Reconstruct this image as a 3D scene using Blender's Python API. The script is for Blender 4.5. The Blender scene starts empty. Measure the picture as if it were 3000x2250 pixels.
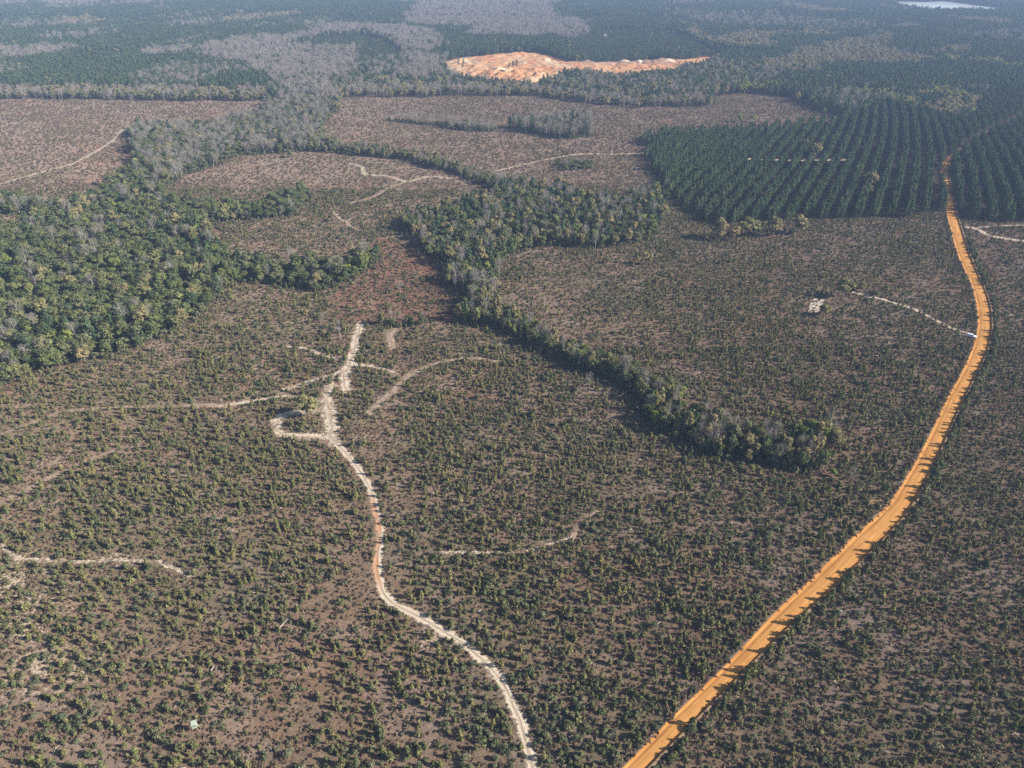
import bpy, math, random
import numpy as np

R = np.random.RandomState(11)
random.seed(5)
scene = bpy.context.scene
COL = scene.collection
RAD = math.radians

# ------------------------------------------------------------------ camera
H, D, F = 180.0, RAD(31.5), 2080.0
SD, CD = math.sin(D), math.cos(D)
cam = bpy.data.cameras.new('camera')
cam.sensor_width = 36.0
cam.lens = 36.0 * F / 3000.0
cam.clip_start, cam.clip_end = 1.0, 40000.0
cam_o = bpy.data.objects.new('camera', cam)
COL.objects.link(cam_o)
cam_o.location = (0, 0, H)
cam_o.rotation_euler = (math.pi / 2 - D, 0, 0)
scene.camera = cam_o


def g(u, v):
    """photo pixel -> point on the ground"""
    xc, yc = (u - 1500.0) / F, (1125.0 - v) / F
    t = H / (SD - CD * yc)
    return (t * xc, t * (CD + SD * yc))


def gp(pts):
    return np.array([g(u, v) for u, v in pts])


# ------------------------------------------------------------------ numpy helpers
TAB = R.rand(256, 256)


def vn(x, y, s, k=0):
    x = np.asarray(x) / s + 37.7 * k + 1000
    y = np.asarray(y) / s + 91.3 * k + 1000
    xi, yi = np.floor(x).astype(int), np.floor(y).astype(int)
    fx, fy = x - xi, y - yi
    fx, fy = fx * fx * (3 - 2 * fx), fy * fy * (3 - 2 * fy)
    a, b = TAB[xi % 256, yi % 256], TAB[(xi + 1) % 256, yi % 256]
    c, d = TAB[xi % 256, (yi + 1) % 256], TAB[(xi + 1) % 256, (yi + 1) % 256]
    return (a * (1 - fx) + b * fx) * (1 - fy) + (c * (1 - fx) + d * fx) * fy


def fbm(x, y, s, k=0, n=3):
    t, w, a = 0, 0, 1.0
    for i in range(n):
        t = t + a * vn(x, y, s / 2 ** i, k + 7 * i)
        w += a
        a *= .55
    return t / w


def inpoly(x, y, P):
    r = np.zeros(len(x), bool)
    j = len(P) - 1
    for i in range(len(P)):
        x0, y0, x1, y1 = P[i][0], P[i][1], P[j][0], P[j][1]
        if y0 != y1:
            c = ((y0 > y) != (y1 > y)) & (x < (x1 - x0) * (y - y0) / (y1 - y0) + x0)
            r ^= c
        j = i
    return r


def dist_line(x, y, P):
    d = np.full(len(x), 1e9)
    for (ax, ay), (bx, by) in zip(P[:-1], P[1:]):
        ex, ey = bx - ax, by - ay
        t = np.clip(((x - ax) * ex + (y - ay) * ey) / (ex * ex + ey * ey + 1e-9), 0, 1)
        d = np.minimum(d, np.hypot(x - ax - t * ex, y - ay - t * ey))
    return d


def catmull(P, step):
    P = np.array(P, float)
    Q = np.vstack([2 * P[0] - P[1], P, 2 * P[-1] - P[-2]])
    out = []
    for i in range(1, len(Q) - 2):
        L = np.hypot(*(Q[i + 1] - Q[i])[:2])
        n = max(2, int(L / step))
        for t in np.arange(n) / n:
            a, b, c, d = Q[i - 1], Q[i], Q[i + 1], Q[i + 2]
            out.append(.5 * (2 * b + (c - a) * t + (2 * a - 5 * b + 4 * c - d) * t * t + (3 * b - a - 3 * c + d) * t ** 3))
    out.append(P[-1])
    return np.array(out)


# ------------------------------------------------------------------ object helpers
def tag(o, label=None, cat=None, group=None, kind=None):
    if label: o['label'] = label
    if cat: o['category'] = cat
    if group: o['group'] = group
    if kind: o['kind'] = kind
    return o


def obj(name, me, mat=None, parent=None):
    o = bpy.data.objects.new(name, me)
    COL.objects.link(o)
    if mat is not None and not me.materials:
        me.materials.append(mat)
    if parent is not None:
        o.parent = parent
    return o


def empty(name, loc=(0, 0, 0), rz=0.0, sc=1.0):
    o = bpy.data.objects.new(name, None)
    COL.objects.link(o)
    o.empty_display_size = .5
    o.location = loc
    o.rotation_euler = (0, 0, rz)
    o.scale = (sc, sc, sc) if np.isscalar(sc) else sc
    return o


def mesh(name, V, Fc, smooth=False):
    me = bpy.data.meshes.new(name)
    V = np.asarray(V, np.float32)
    if isinstance(Fc, np.ndarray):
        n, k = Fc.shape
        me.vertices.add(len(V)); me.vertices.foreach_set('co', V.ravel())
        me.loops.add(n * k); me.loops.foreach_set('vertex_index', Fc.astype(np.int32).ravel())
        me.polygons.add(n)
        me.polygons.foreach_set('loop_start', (np.arange(n) * k).astype(np.int32))
        me.polygons.foreach_set('loop_total', np.full(n, k, np.int32))
        me.update(calc_edges=True)
    else:
        me.from_pydata(V.tolist(), [], Fc)
    if smooth:
        me.polygons.foreach_set('use_smooth', np.ones(len(me.polygons), bool))
    me.validate()
    return me


class MB:
    """collects boxes, tubes and loops into one mesh"""
    def __init__(s): s.V, s.F = [], []

    def add(s, V, Fc):
        b = len(s.V); s.V += [tuple(v) for v in V]; s.F += [tuple(i + b for i in f) for f in Fc]; return s

    def box(s, a, b, taper=0.0):
        (x0, y0, z0), (x1, y1, z1) = a, b
        t = taper
        return s.add([(x0, y0, z0), (x1, y0, z0), (x1, y1, z0), (x0, y1, z0), (x0 + t, y0 + t, z1), (x1 - t, y0 + t, z1), (x1 - t, y1 - t, z1), (x0 + t, y1 - t, z1)],
                     [(3, 2, 1, 0), (4, 5, 6, 7), (0, 1, 5, 4), (1, 2, 6, 5), (2, 3, 7, 6), (3, 0, 4, 7)])

    def tube(s, pts, rad, n=5):
        pts = np.array(pts, float)
        V, Fc = [], []
        for i, p in enumerate(pts):
            d = pts[min(i + 1, len(pts) - 1)] - pts[max(i - 1, 0)]
            d /= np.linalg.norm(d) + 1e-9
            a = np.cross(d, (0, 0, 1) if abs(d[2]) < .9 else (1, 0, 0)); a /= np.linalg.norm(a)
            b = np.cross(d, a)
            r = rad[i] if hasattr(rad, '__len__') else rad
            for k in range(n):
                t = 2 * math.pi * k / n
                V.append(p + r * (math.cos(t) * a + math.sin(t) * b))
        for i in range(len(pts) - 1):
            for k in range(n):
                k2 = (k + 1) % n
                Fc.append((i * n + k, i * n + k2, (i + 1) * n + k2, (i + 1) * n + k))
        m = (len(pts) - 1) * n
        Fc += [tuple(range(n - 1, -1, -1)), tuple(range(m, m + n))]
        return s.add(V, Fc)

    def mesh(s, name, smooth=False): return mesh(name, s.V, s.F, smooth)


# ------------------------------------------------------------------ materials
def newmat(name):
    m = bpy.data.materials.new(name); m.use_nodes = True
    nt = m.node_tree; nt.nodes.clear()
    return m, nt, nt.nodes, nt.links


def N(nt, t, **kw):
    n = nt.nodes.new(t)
    for k, v in kw.items():
        if k in n.inputs.keys(): n.inputs[k].default_value = v
        else: setattr(n, k, v)
    return n


def ramp(nt, stops, fac, interp='LINEAR'):
    n = nt.nodes.new('ShaderNodeValToRGB')
    n.color_ramp.interpolation = interp
    e = n.color_ramp.elements
    while len(e) < len(stops): e.new(.5)
    for q, (p, c) in zip(e, stops):
        q.position = p
        q.color = (*c, 1) if len(c) == 3 else c
    nt.links.new(fac, n.inputs[0])
    return n


def leaf_mat(name, cols, var=.35, trans=.25):
    """cols: ramp over the per-plant random; every leaf clump varies too"""
    m, nt, n, l = newmat(name)
    oi = N(nt, 'ShaderNodeObjectInfo'); ge = N(nt, 'ShaderNodeNewGeometry')
    r = ramp(nt, [(i / max(1, len(cols) - 1), c) for i, c in enumerate(cols)], oi.outputs['Random'])
    mr = N(nt, 'ShaderNodeMapRange'); mr.inputs['To Min'].default_value = 1 - var; mr.inputs['To Max'].default_value = 1 + var
    l.new(ge.outputs['Random Per Island'], mr.inputs['Value'])
    mx = N(nt, 'ShaderNodeMix', data_type='RGBA', blend_type='MULTIPLY'); mx.inputs[0].default_value = 1
    l.new(r.outputs[0], mx.inputs[6]); l.new(mr.outputs[0], mx.inputs[7])
    df = N(nt, 'ShaderNodeBsdfDiffuse'); tr = N(nt, 'ShaderNodeBsdfTranslucent'); ms = N(nt, 'ShaderNodeMixShader')
    ms.inputs[0].default_value = trans
    l.new(mx.outputs[2], df.inputs[0]); l.new(mx.outputs[2], tr.inputs[0])
    l.new(df.outputs[0], ms.inputs[1]); l.new(tr.outputs[0], ms.inputs[2])
    o = N(nt, 'ShaderNodeOutputMaterial'); l.new(ms.outputs[0], o.inputs[0])
    return m


def plain_mat(name, c, rough=.7, metal=0.0, noise=.15, scale=3.0, **kw):
    m, nt, n, l = newmat(name)
    b = N(nt, 'ShaderNodeBsdfPrincipled'); b.inputs['Roughness'].default_value = rough; b.inputs['Metallic'].default_value = metal
    tc = N(nt, 'ShaderNodeTexCoord'); nz = N(nt, 'ShaderNodeTexNoise'); nz.inputs['Scale'].default_value = scale; nz.inputs['Detail'].default_value = 5
    l.new(tc.outputs['Object'], nz.inputs['Vector'])
    r = ramp(nt, [(.25, tuple(x * (1 - noise) for x in c)), (.75, tuple(min(1, x * (1 + noise)) for x in c))], nz.outputs[0])
    l.new(r.outputs[0], b.inputs['Base Color'])
    o = N(nt, 'ShaderNodeOutputMaterial'); l.new(b.outputs[0], o.inputs[0])
    return m


M_YPINE = leaf_mat('young_pine_needles', [(.13, .138, .06), (.18, .178, .078), (.215, .20, .09), (.155, .165, .078), (.115, .132, .066), (.19, .17, .09)], .4)
M_SHRUB = leaf_mat('shrub_leaves', [(.09, .115, .066), (.13, .148, .08), (.16, .165, .105), (.108, .13, .058), (.18, .172, .105)], .4)
M_BRUSH = leaf_mat('brush_leaves', [(.125, .122, .08), (.16, .132, .092), (.145, .14, .088), (.18, .135, .10)], .4)
M_PINE = leaf_mat('pine_needles', [(.052, .088, .052), (.078, .12, .062), (.10, .14, .064), (.062, .098, .064), (.09, .115, .07)], .4, .2)
M_EVER = leaf_mat('evergreen_leaves', [(.068, .092, .04), (.125, .148, .06), (.175, .182, .082), (.095, .122, .054), (.165, .17, .092), (.075, .105, .06), (.145, .165, .06)], .4)
M_BUD = leaf_mat('budding_leaves', [(.25, .215, .115), (.205, .20, .09), (.29, .245, .13), (.225, .19, .105), (.20, .205, .10)], .3)
M_SPRING = leaf_mat('spring_leaves', [(.235, .275, .075), (.18, .225, .065), (.27, .29, .11), (.20, .21, .085)], .3, .35)
M_TWIG = leaf_mat('bare_twigs', [(.23, .21, .195), (.28, .255, .24), (.165, .15, .138), (.25, .225, .21)], .3, .1)
M_BARK = plain_mat('grey_bark', (.22, .19, .165), .9, scale=1.5)
M_PBARK = plain_mat('pine_bark', (.15, .115, .09), .9, scale=1.5)
M_PALE = plain_mat('pale_bark', (.42, .39, .35), .9, scale=1.5)
M_STEM = plain_mat('grey_stem', (.30, .275, .25), .9, scale=1.5)
M_GRASS = leaf_mat('dry_grass', [(.15, .098, .07), (.19, .135, .098), (.12, .08, .06), (.25, .19, .145), (.19, .098, .056), (.135, .12, .08)], .35, .2)
M_STICK = plain_mat('weathered_wood', (.42, .38, .34), .9, scale=2)


# ------------------------------------------------------------------ ground features traced from the photo, laid on the ground
def roadedge(P):
    P = np.array(sorted(P, key=lambda p: p[1]), float)
    return P[:, 1], P[:, 0]


L_E = [(2000, 2074), (2081, 2002), (2181, 1898), (2280, 1789), (2362, 1717), (2452, 1627), (2515, 1562), (2600, 1492), (2678, 1369), (2732, 1265), (2778, 1166), (2827, 1080), (2854, 1017), (2868, 949), (2863, 895), (2845, 827), (2818, 773), (2805, 741), (2787, 678), (2775, 628), (2769, 565), (2757, 511), (2762, 479), (2787, 452), (2812, 435), (2859, 403), (2930, 366), (3000, 331), (1836, 2245), (1560, 2530), (3100, 282)]
R_E = [(2000, 2146), (2113, 2033), (2217, 1929), (2316, 1830), (2398, 1762), (2488, 1676), (2552, 1613), (2633, 1532), (2665, 1490), (2714, 1401), (2764, 1297), (2805, 1202), (2850, 1112), (2891, 1030), (2904, 967), (2902, 908), (2886, 854), (2859, 795), (2836, 741), (2814, 669), (2800, 624), (2783, 542), (2774, 497), (2781, 472), (2806, 447), (2826, 434), (2872, 405), (2940, 369), (3010, 334), (1904, 2245), (1625, 2530), (3110, 284)]
lv, lu = roadedge(L_E)
rv, ru = roadedge(R_E)
vv = []
v = 2530.0
while v > 284:
    vv.append(v)
    v -= max(1.0, 9 * ((v + 149) / 1500.0) ** 1.6)
vv = np.array(vv)


def smooth(a, k=4):
    b = np.pad(a, k, mode='edge')
    return np.convolve(b, np.ones(2 * k + 1) / (2 * k + 1), 'valid')


LU, RU = smooth(np.interp(vv, lv, lu)), smooth(np.interp(vv, rv, ru))
ROADL, ROADR = gp(zip(LU, vv)), gp(zip(RU, vv))
ROADC = (ROADL + ROADR) / 2
ROADP = ROADC[::3]

TR = {}  # name: (points, width m, strength, tint)
TR['main'] = ([(1640, 2480), (1590, 2340), (1562, 2250), (1540, 2165), (1515, 2090), (1480, 2010), (1440, 1960), (1370, 1895), (1300, 1850), (1215, 1800), (1155, 1770), (1125, 1740), (1109, 1700), (1106, 1650), (1113, 1590), (1112, 1550), (1102, 1500), (1084, 1430), (1036, 1356), (1000, 1315), (967, 1282), (970, 1255), (962, 1216), (960, 1191), (962, 1172), (962, 1150), (970, 1132)], 2.7, 1.0, 0)
TR['left_branch'] = ([(957, 1180), (907, 1168), (843, 1160), (805, 1165), (760, 1172), (700, 1180), (640, 1190)], 2.0, .75, 0)
TR['loop'] = ([(960, 1200), (932, 1199), (881, 1208), (838, 1214), (812, 1235), (812, 1262), (840, 1275), (894, 1281), (942, 1280), (975, 1283)], 4.4, .75, 0)
TR['junction'] = ([(955, 1168), (962, 1190), (966, 1216), (968, 1250), (964, 1275), (985, 1300)], 7.0, .62, 0)
TR['upper_patch'] = ([(985, 1126), (968, 1134), (958, 1150), (957, 1166)], 5.5, .55, 0)
TR['wash'] = ([(1058, 946), (1053, 966), (1041, 994), (1038, 1022), (1033, 1044), (1025, 1062), (1018, 1082), (1008, 1097), (1010, 1120), (1014, 1145)], 4.3, .9, 0)
TR['wash_branch'] = ([(1012, 1084), (990, 1093), (970, 1101), (906, 1118), (863, 1133), (825, 1139)], 2.6, .75, 0)
TR['upper_branch'] = ([(841, 1014), (880, 1019), (912, 1026), (952, 1042), (1008, 1057)], 2.4, .7, 0)
TR['right_branch'] = ([(1035, 1067), (1084, 1072), (1134, 1085), (1167, 1096)], 2.5, .72, 0)
TR['right_spur'] = ([(1260, 1072), (1200, 1100), (1155, 1143), (1109, 1183), (1071, 1219)], 3.8, .66, 1)
TR['spur'] = ([(1162, 964), (1140, 975), (1145, 994), (1152, 1025)], 4.5, .7, 1)
TR['far_left'] = ([(-60, 560), (0, 540), (68, 520), (158, 495), (212, 481), (258, 457), (298, 434), (334, 409), (362, 380), (400, 367)], 3.6, .75, 0)
TR['mid_s'] = ([(1023, 479), (1059, 488), (1072, 511), (1127, 515), (1172, 527), (1190, 533), (1235, 522), (1271, 518), (1339, 524)], 4.4, .72, 0)
TR['mid_tail'] = ([(1190, 533), (1160, 543), (1131, 556), (1090, 579), (1023, 597)], 4.2, .66, 1)
TR['mid_cross'] = ([(1452, 502), (1520, 486), (1610, 466), (1701, 452), (1814, 452), (1890, 448)], 3.2, .75, 0)
TR['small_bit'] = ([(976, 620), (990, 636), (1010, 650), (1032, 666), (1060, 680)], 2.4, .55, 0)
TR['plantation'] = ([(2100, 463), (2200, 466), (2330, 470), (2420, 469), (2500, 469)], 4.5, .8, 0)
TR['pad_track'] = ([(2497, 856), (2588, 879), (2678, 906), (2741, 937), (2787, 960), (2836, 977), (2866, 984)], 2.6, .75, 0)
TR['far_right'] = ([(2808, 664), (2859, 671), (2904, 692), (3000, 707), (3080, 716)], 3.8, .9, 0)
TR['far_right_two'] = ([(2850, 669), (2920, 662), (3000, 660), (3080, 656)], 3.0, .5, 0)
TR['orange_side'] = ([(2540, 1470), (2590, 1468), (2625, 1455)], 2.0, .8, 2)
TR['dry_one'] = ([(-60, 1300), (0, 1275), (135, 1225), (226, 1202), (420, 1192), (640, 1188)], 3.2, .52, 1)
TR['dry_two'] = ([(-40, 1500), (14, 1469), (181, 1383), (362, 1310)], 3.2, .48, 1)
TR['dry_three'] = ([(1262, 1070), (1330, 1054), (1410, 1050), (1480, 1066)], 3.4, .5, 1)
TR['sand_arc'] = ([(5, 1592), (30, 1625), (75, 1640), (180, 1642), (244, 1648), (365, 1640), (470, 1650), (560, 1690)], 2.2, .52, 0)
TR['sand_bar'] = ([(1265, 1617), (1335, 1618), (1470, 1620), (1550, 1617), (1610, 1595), (1680, 1578)], 1.9, .42, 0)
TR['dry_four'] = ([(1680, 1578), (1700, 1530), (1770, 1488)], 2.4, .55, 1)
TR['edge_right'] = ([(2895, 886), (2930, 897), (2965, 925), (2990, 955)], 2.4, .4, 1)
TRW = {k: catmull(gp(p), 1.5) for k, (p, w, s, t) in TR.items()}

POLY = {}
POLY['A'] = [(-160, 700), (60, 665), (110, 645), (100, 612), (180, 606), (260, 590), (310, 552), (350, 520), (400, 490), (440, 505), (480, 530), (475, 560), (500, 596), (620, 608), (760, 616), (860, 570), (905, 556), (915, 585), (860, 628), (740, 645), (650, 650), (615, 664), (635, 715), (690, 750), (813, 778), (1003, 776), (1090, 742), (1122, 745), (1090, 780), (1050, 806), (1000, 838), (950, 852), (836, 838), (760, 822), (678, 833), (606, 902), (560, 945), (497, 978), (384, 1023), (289, 1053), (90, 1104), (0, 1136), (-200, 1200)]
POLY['A0'] = [(-100, 590), (0, 580), (90, 595), (120, 620), (60, 630), (-100, 636)]
POLY['B'] = [(388, 388), (410, 376), (630, 378), (680, 352), (770, 338), (795, 300), (1000, 300), (985, 335), (940, 372), (950, 405), (1000, 442), (860, 447), (720, 452), (650, 477), (540, 517), (484, 547), (440, 520), (395, 490), (400, 470)]
POLY['S1'] = [(930, 402), (1000, 428), (1200, 454), (1340, 492), (1470, 532), (1530, 535), (1500, 567), (1452, 557), (1340, 515), (1203, 475), (1000, 449), (900, 447)]
POLY['D'] = [(1475, 550), (1640, 555), (1700, 585), (1830, 600), (1880, 562), (1950, 560), (1955, 615), (1920, 684), (1870, 712), (1760, 727), (1620, 717), (1560, 722), (1520, 747), (1480, 768), (1462, 810), (1450, 860), (1430, 892), (1380, 898), (1340, 850), (1295, 780), (1260, 750), (1225, 705), (1160, 650), (1220, 640), (1330, 615), (1420, 585)]
POLY['E'] = [(1330, 945), (1452, 960), (1529, 1001), (1624, 1037), (1705, 1083), (1791, 1110), (1859, 1155), (1886, 1200), (1904, 1259), (2000, 1293), (2060, 1333), (2180, 1354), (2360, 1383), (2410, 1378), (2400, 1330), (2465, 1305), (2455, 1280), (2400, 1275), (2270, 1285), (2130, 1260), (2030, 1225), (1950, 1150), (1860, 1095), (1735, 1060), (1610, 1005), (1540, 960), (1450, 905), (1380, 880)]
POLY['E0'] = [(1110, 945), (1250, 945), (1240, 957), (1120, 955)]
POLY['F'] = [(1885, 402), (2000, 393), (2200, 388), (2480, 352), (2560, 320), (3200, 250), (3200, 655), (2900, 652), (2812, 642), (2775, 624), (2700, 629), (2500, 642), (2310, 644), (2100, 662), (2050, 642), (1955, 565), (1905, 485)]
POLY['K1'] = [(1485, 372), (1560, 370), (1640, 358), (1720, 352), (1735, 390), (1700, 409), (1640, 411), (1570, 396), (1500, 386)]
POLY['K2'] = [(1120, 351), (1230, 357), (1440, 373), (1440, 386), (1370, 386), (1290, 371), (1180, 359)]
POLY['K3'] = [(1630, 482), (1730, 474), (1735, 496), (1640, 500)]
POLY['open'] = [(-300, 700), (-300, 291), (0, 291), (250, 291), (500, 296), (700, 297), (790, 293), (800, 340), (960, 330), (1000, 287), (1300, 282), (1560, 282), (1700, 302), (1860, 315), (2080, 312), (2105, 278), (2200, 273), (2330, 288), (2400, 322), (2480, 347), (2500, 365), (3300, 500), (3600, 2600), (-600, 2600)]
POLY['pit'] = [(1294, 183), (1344, 170), (1452, 160), (1579, 153), (1624, 168), (1665, 182), (1770, 183), (1904, 177), (2000, 177), (2060, 166), (2105, 168), (2102, 184), (2050, 200), (2010, 208), (1970, 219), (1900, 228), (1805, 236), (1745, 228), (1680, 222), (1650, 228), (1610, 242), (1580, 260), (1500, 256), (1440, 250), (1400, 246), (1340, 236), (1305, 214)]
POLY['lake'] = [(2600, 8), (2650, 5), (2720, 6), (2780, 4), (2860, 14), (2945, 25), (2930, 44), (2780, 44), (2700, 40), (2630, 28)]
POLY['G1'] = [(620, 150), (750, 124), (860, 124), (950, 94), (1000, 82), (1100, 88), (1210, 94), (1320, 130), (1325, 156), (1240, 166), (1190, 156), (1150, 130), (1080, 106), (1000, 110), (930, 118), (880, 135), (870, 153), (1040, 156), (1045, 195), (1000, 238), (1010, 300), (800, 300), (830, 255), (730, 220), (690, 200), (600, 186), (575, 170)]
POLY['G2'] = [(1226, 20), (1400, 1), (1680, 1), (1610, 30), (1633, 63), (1732, 82), (1732, 120), (1590, 125), (1375, 119), (1385, 92), (1253, 92), (1180, 78)]
POLY['G3'] = [(-200, 170), (0, 163), (100, 154), (200, 152), (208, 168), (100, 179), (0, 186), (-200, 196)]
POLY['G4'] = [(1190, 185), (1240, 170), (1290, 185), (1310, 214), (1330, 236), (1250, 240), (1160, 240)]
POLY['G5'] = [(130, 20), (260, 14), (300, 22), (160, 30)]
POLY['G6'] = [(420, 166), (580, 152), (600, 164), (440, 176)]
POLY['T0'] = [(195, 66), (280, 62), (305, 70), (290, 80), (200, 78)]
POLY['T5'] = [(660, 66), (760, 58), (880, 50), (890, 58), (780, 70), (660, 76)]
POLY['T1'] = [(2100, 140), (2150, 112), (2260, 108), (2425, 108), (2430, 120), (2260, 122), (2255, 155), (2170, 164)]
POLY['T1b'] = [(2000, 80), (2040, 92), (2100, 130), (2090, 142), (2030, 110)]
POLY['T2'] = [(2230, 200), (2370, 155), (2500, 128), (2600, 116), (2630, 145), (2590, 155), (2685, 176), (2690, 198), (2600, 203), (2450, 203), (2350, 224), (2270, 224), (2235, 215)]
POLY['T3'] = [(2740, 162), (2770, 150), (2840, 150), (2832, 165), (2760, 174)]
POLY['T4'] = [(2700, 330), (2780, 306), (2860, 306), (2842, 338), (2822, 362), (2740, 352)]
POLY['T6'] = [(2300, 20), (2420, 38), (2500, 48), (2480, 54), (2380, 48), (2290, 32)]
POLY['T7'] = [(2610, 86), (2690, 88), (2690, 97), (2620, 97)]
POLY['T8'] = [(2790, 62), (2870, 66), (2960, 76), (2950, 84), (2860, 76), (2790, 72)]
POLY['L1'] = [(2405, 262), (2500, 272), (2600, 282), (2690, 308), (2680, 328), (2600, 310), (2500, 290)]
POLY['L2'] = [(2660, 282), (2830, 279), (2875, 307), (2800, 299), (2700, 293)]
POLY['L3'] = [(2740, 181), (2880, 186), (2990, 206), (2980, 217), (2870, 202), (2740, 190)]
POLY['L4'] = [(2165, 262), (2280, 250), (2290, 268), (2180, 276)]
POLY['Y1'] = [(925, 122), (1000, 114), (1080, 110), (1150, 134), (1195, 160), (1180, 180), (1045, 186), (1040, 156), (880, 153), (890, 138)]
POLY['Y2'] = [(1640, 125), (1760, 104), (1960, 90), (2020, 110), (2120, 165), (2080, 165), (1900, 176), (1770, 181), (1660, 176)]
POLY['edgeL'] = [(-200, 268), (0, 266), (790, 272), (790, 294), (700, 297), (500, 296), (250, 291), (-200, 291)]
POLY['edgeC'] = [(990, 262), (1300, 260), (1560, 262), (1700, 282), (1860, 296), (2085, 292), (2080, 312), (1860, 315), (1700, 302), (1560, 282), (1300, 282), (1000, 287)]
POLY['midC'] = [(990, 240), (1330, 236), (1440, 250), (1580, 262), (1650, 230), (1745, 222), (1900, 222), (2000, 206), (2100, 190), (2300, 230), (2290, 250), (2160, 262), (2085, 292), (1860, 296), (1700, 282), (1560, 262), (1300, 260), (990, 262)]
POLY['redpatch'] = [(1110, 690), (1260, 740), (1330, 850), (1330, 945), (1150, 945), (1000, 940), (960, 880), (1050, 820)]
POLYW = {k: gp(p) for k, p in POLY.items()}


def project(x, y):
    dp = y * CD + H * SD
    return 1500 + F * x / dp, 1125 - F * (y * SD - H * CD) / dp, dp


# ------------------------------------------------------------------ ground sheet
rows = [-700, -400, -200, -60, 20, 60]
y = 85.0
while y < 4300:
    rows.append(y); y *= 1.0062
while y < 11500:
    rows.append(y); y *= 1.08
rows = np.array(rows)
us = np.concatenate([[-6, -3, -2, -1.5, -1.1], np.linspace(-.86, .86, 560), [1.1, 1.5, 2, 3, 6]])
W = np.maximum(rows * 1.0 + 60, 150)
W = np.where(rows > 1400, 1460 + (rows - 1400) * .92, W)
XX = np.clip(us[None, :] * W[:, None], -9000, 9000)
YY = np.repeat(rows[:, None], len(us), 1)
gx, gy = XX.ravel(), YY.ravel()
nr, nc = XX.shape
ii = np.arange((nr - 1) * nc).reshape(nr - 1, nc)[:, :-1].ravel()
GF = np.stack([ii, ii + 1, ii + nc + 1, ii + nc], 1)


def relief(x, y):
    return np.zeros_like(np.asarray(x, float))


def region(x, y, wob=1.0):
    """dictionary of which named patch each ground point lies in (edges wander a few metres)"""
    a = 9 * wob * np.clip(y / 700, .35, 1.6)
    wx = x + a * (fbm(x, y, 22, 3) - .5) * 2
    wy = y + a * (fbm(x, y, 22, 4) - .5) * 2
    return wx, wy


wx, wy = region(gx, gy)


def inp(k, x=None, y=None):
    return inpoly(wx if x is None else x, wy if y is None else y, POLYW[k])


opn = inp('open')
for k in ('A', 'A0', 'B', 'D', 'E', 'F', 'K1', 'K2', 'S1'):
    opn &= ~inp(k)
n1, n2, n3, n4 = fbm(gx, gy, 60, 20), fbm(gx, gy, 14, 21), fbm(gx, gy, 180, 22), fbm(gx, gy, 6, 23, 2)
col = np.zeros((len(gx), 3))
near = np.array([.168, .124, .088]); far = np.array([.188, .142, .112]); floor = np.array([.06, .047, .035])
t = np.clip((gy - 250) / 500, 0, 1)[:, None]
col[:] = near * (1 - t) + far * t
rust = np.array([.19, .105, .062]); grey = np.array([.20, .165, .14]); olive = np.array([.115, .105, .066])


def mixin(c, w):
    global col
    w = np.clip(w, 0, 1)[:, None]
    col = col * (1 - w) + c * w


mixin(rust, np.clip((.5 * n1 + .5 * n2 - .5) * 5, 0, .5))
mixin(grey, np.clip((n2 - .5) * 4, 0, .6))
mixin(olive, np.clip((fbm(gx, gy, 35, 30) - .52) * 5, 0, .5))
mixin(np.array([.215, .17, .142]), np.clip((n3 - .5) * 3, 0, .4) * np.clip((gy - 500) / 300, 0, 1))
mixin(np.array([.165, .078, .058]), inp('redpatch') * (.3 + .6 * n2))
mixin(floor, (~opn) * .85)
sand = np.zeros(len(gx))
for u, v, rm in [(80, 1790, 14), (110, 1950, 10), (60, 1840, 8), (230, 1960, 7), (40, 1690, 10), (1270, 1860, 6), (1010, 1150, 12), (880, 1250, 12), (960, 1135, 5), (960, 1160, 5), (870, 1222, 6), (800, 1130, 10), (225, 500, 26), (850, 475, 22), (1140, 545, 18), (1600, 440, 22), (1060, 1290, 8), (1080, 890, 18), (640, 1160, 12), (340, 1640, 5), (780, 1720, 4), (1770, 870, 8), (1880, 820, 10), (2700, 985, 5), (2460, 900, 14)]:
    cx, cy = g(u, v)
    sand = np.maximum(sand, np.exp(-((gx - cx) ** 2 + (gy - cy) ** 2) / (2 * (rm * 1.1) ** 2)) * (.56 if v > 1500 else .42))
for k, (p, w, s, tt) in TR.items():
    dd = dist_line(gx, gy, TRW[k][::4] if len(TRW[k]) > 12 else TRW[k])
    sand = np.maximum(sand, np.exp(-(dd / (w * .9)) ** 2) * s * .62)
me = mesh('ground', np.stack([gx, gy, np.zeros_like(gx)], 1), GF)
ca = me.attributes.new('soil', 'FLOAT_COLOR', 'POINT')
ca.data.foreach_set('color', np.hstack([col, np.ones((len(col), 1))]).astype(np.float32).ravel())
sa = me.attributes.new('sandy', 'FLOAT', 'POINT')
sa.data.foreach_set('value', sand.astype(np.float32))

m, nt, n, l = newmat('scrub_soil')
at = N(nt, 'ShaderNodeAttribute', attribute_name='soil'); asn = N(nt, 'ShaderNodeAttribute', attribute_name='sandy')
tc = N(nt, 'ShaderNodeTexCoord')


def noise(scale, detail=4, rough=.6, vec=None):
    z = N(nt, 'ShaderNodeTexNoise'); z.inputs['Scale'].default_value = scale; z.inputs['Detail'].default_value = detail; z.inputs['Roughness'].default_value = rough
    l.new(vec if vec is not None else tc.outputs['Object'], z.inputs['Vector'])
    return z


def math_(op, a, b=None, clamp=False):
    q = N(nt, 'ShaderNodeMath', operation=op); q.use_clamp = clamp
    for i, s in enumerate((a, b)):
        if s is None: continue
        if isinstance(s, (int, float)): q.inputs[i].default_value = s
        else: l.new(s, q.inputs[i])
    return q.outputs[0]


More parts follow.
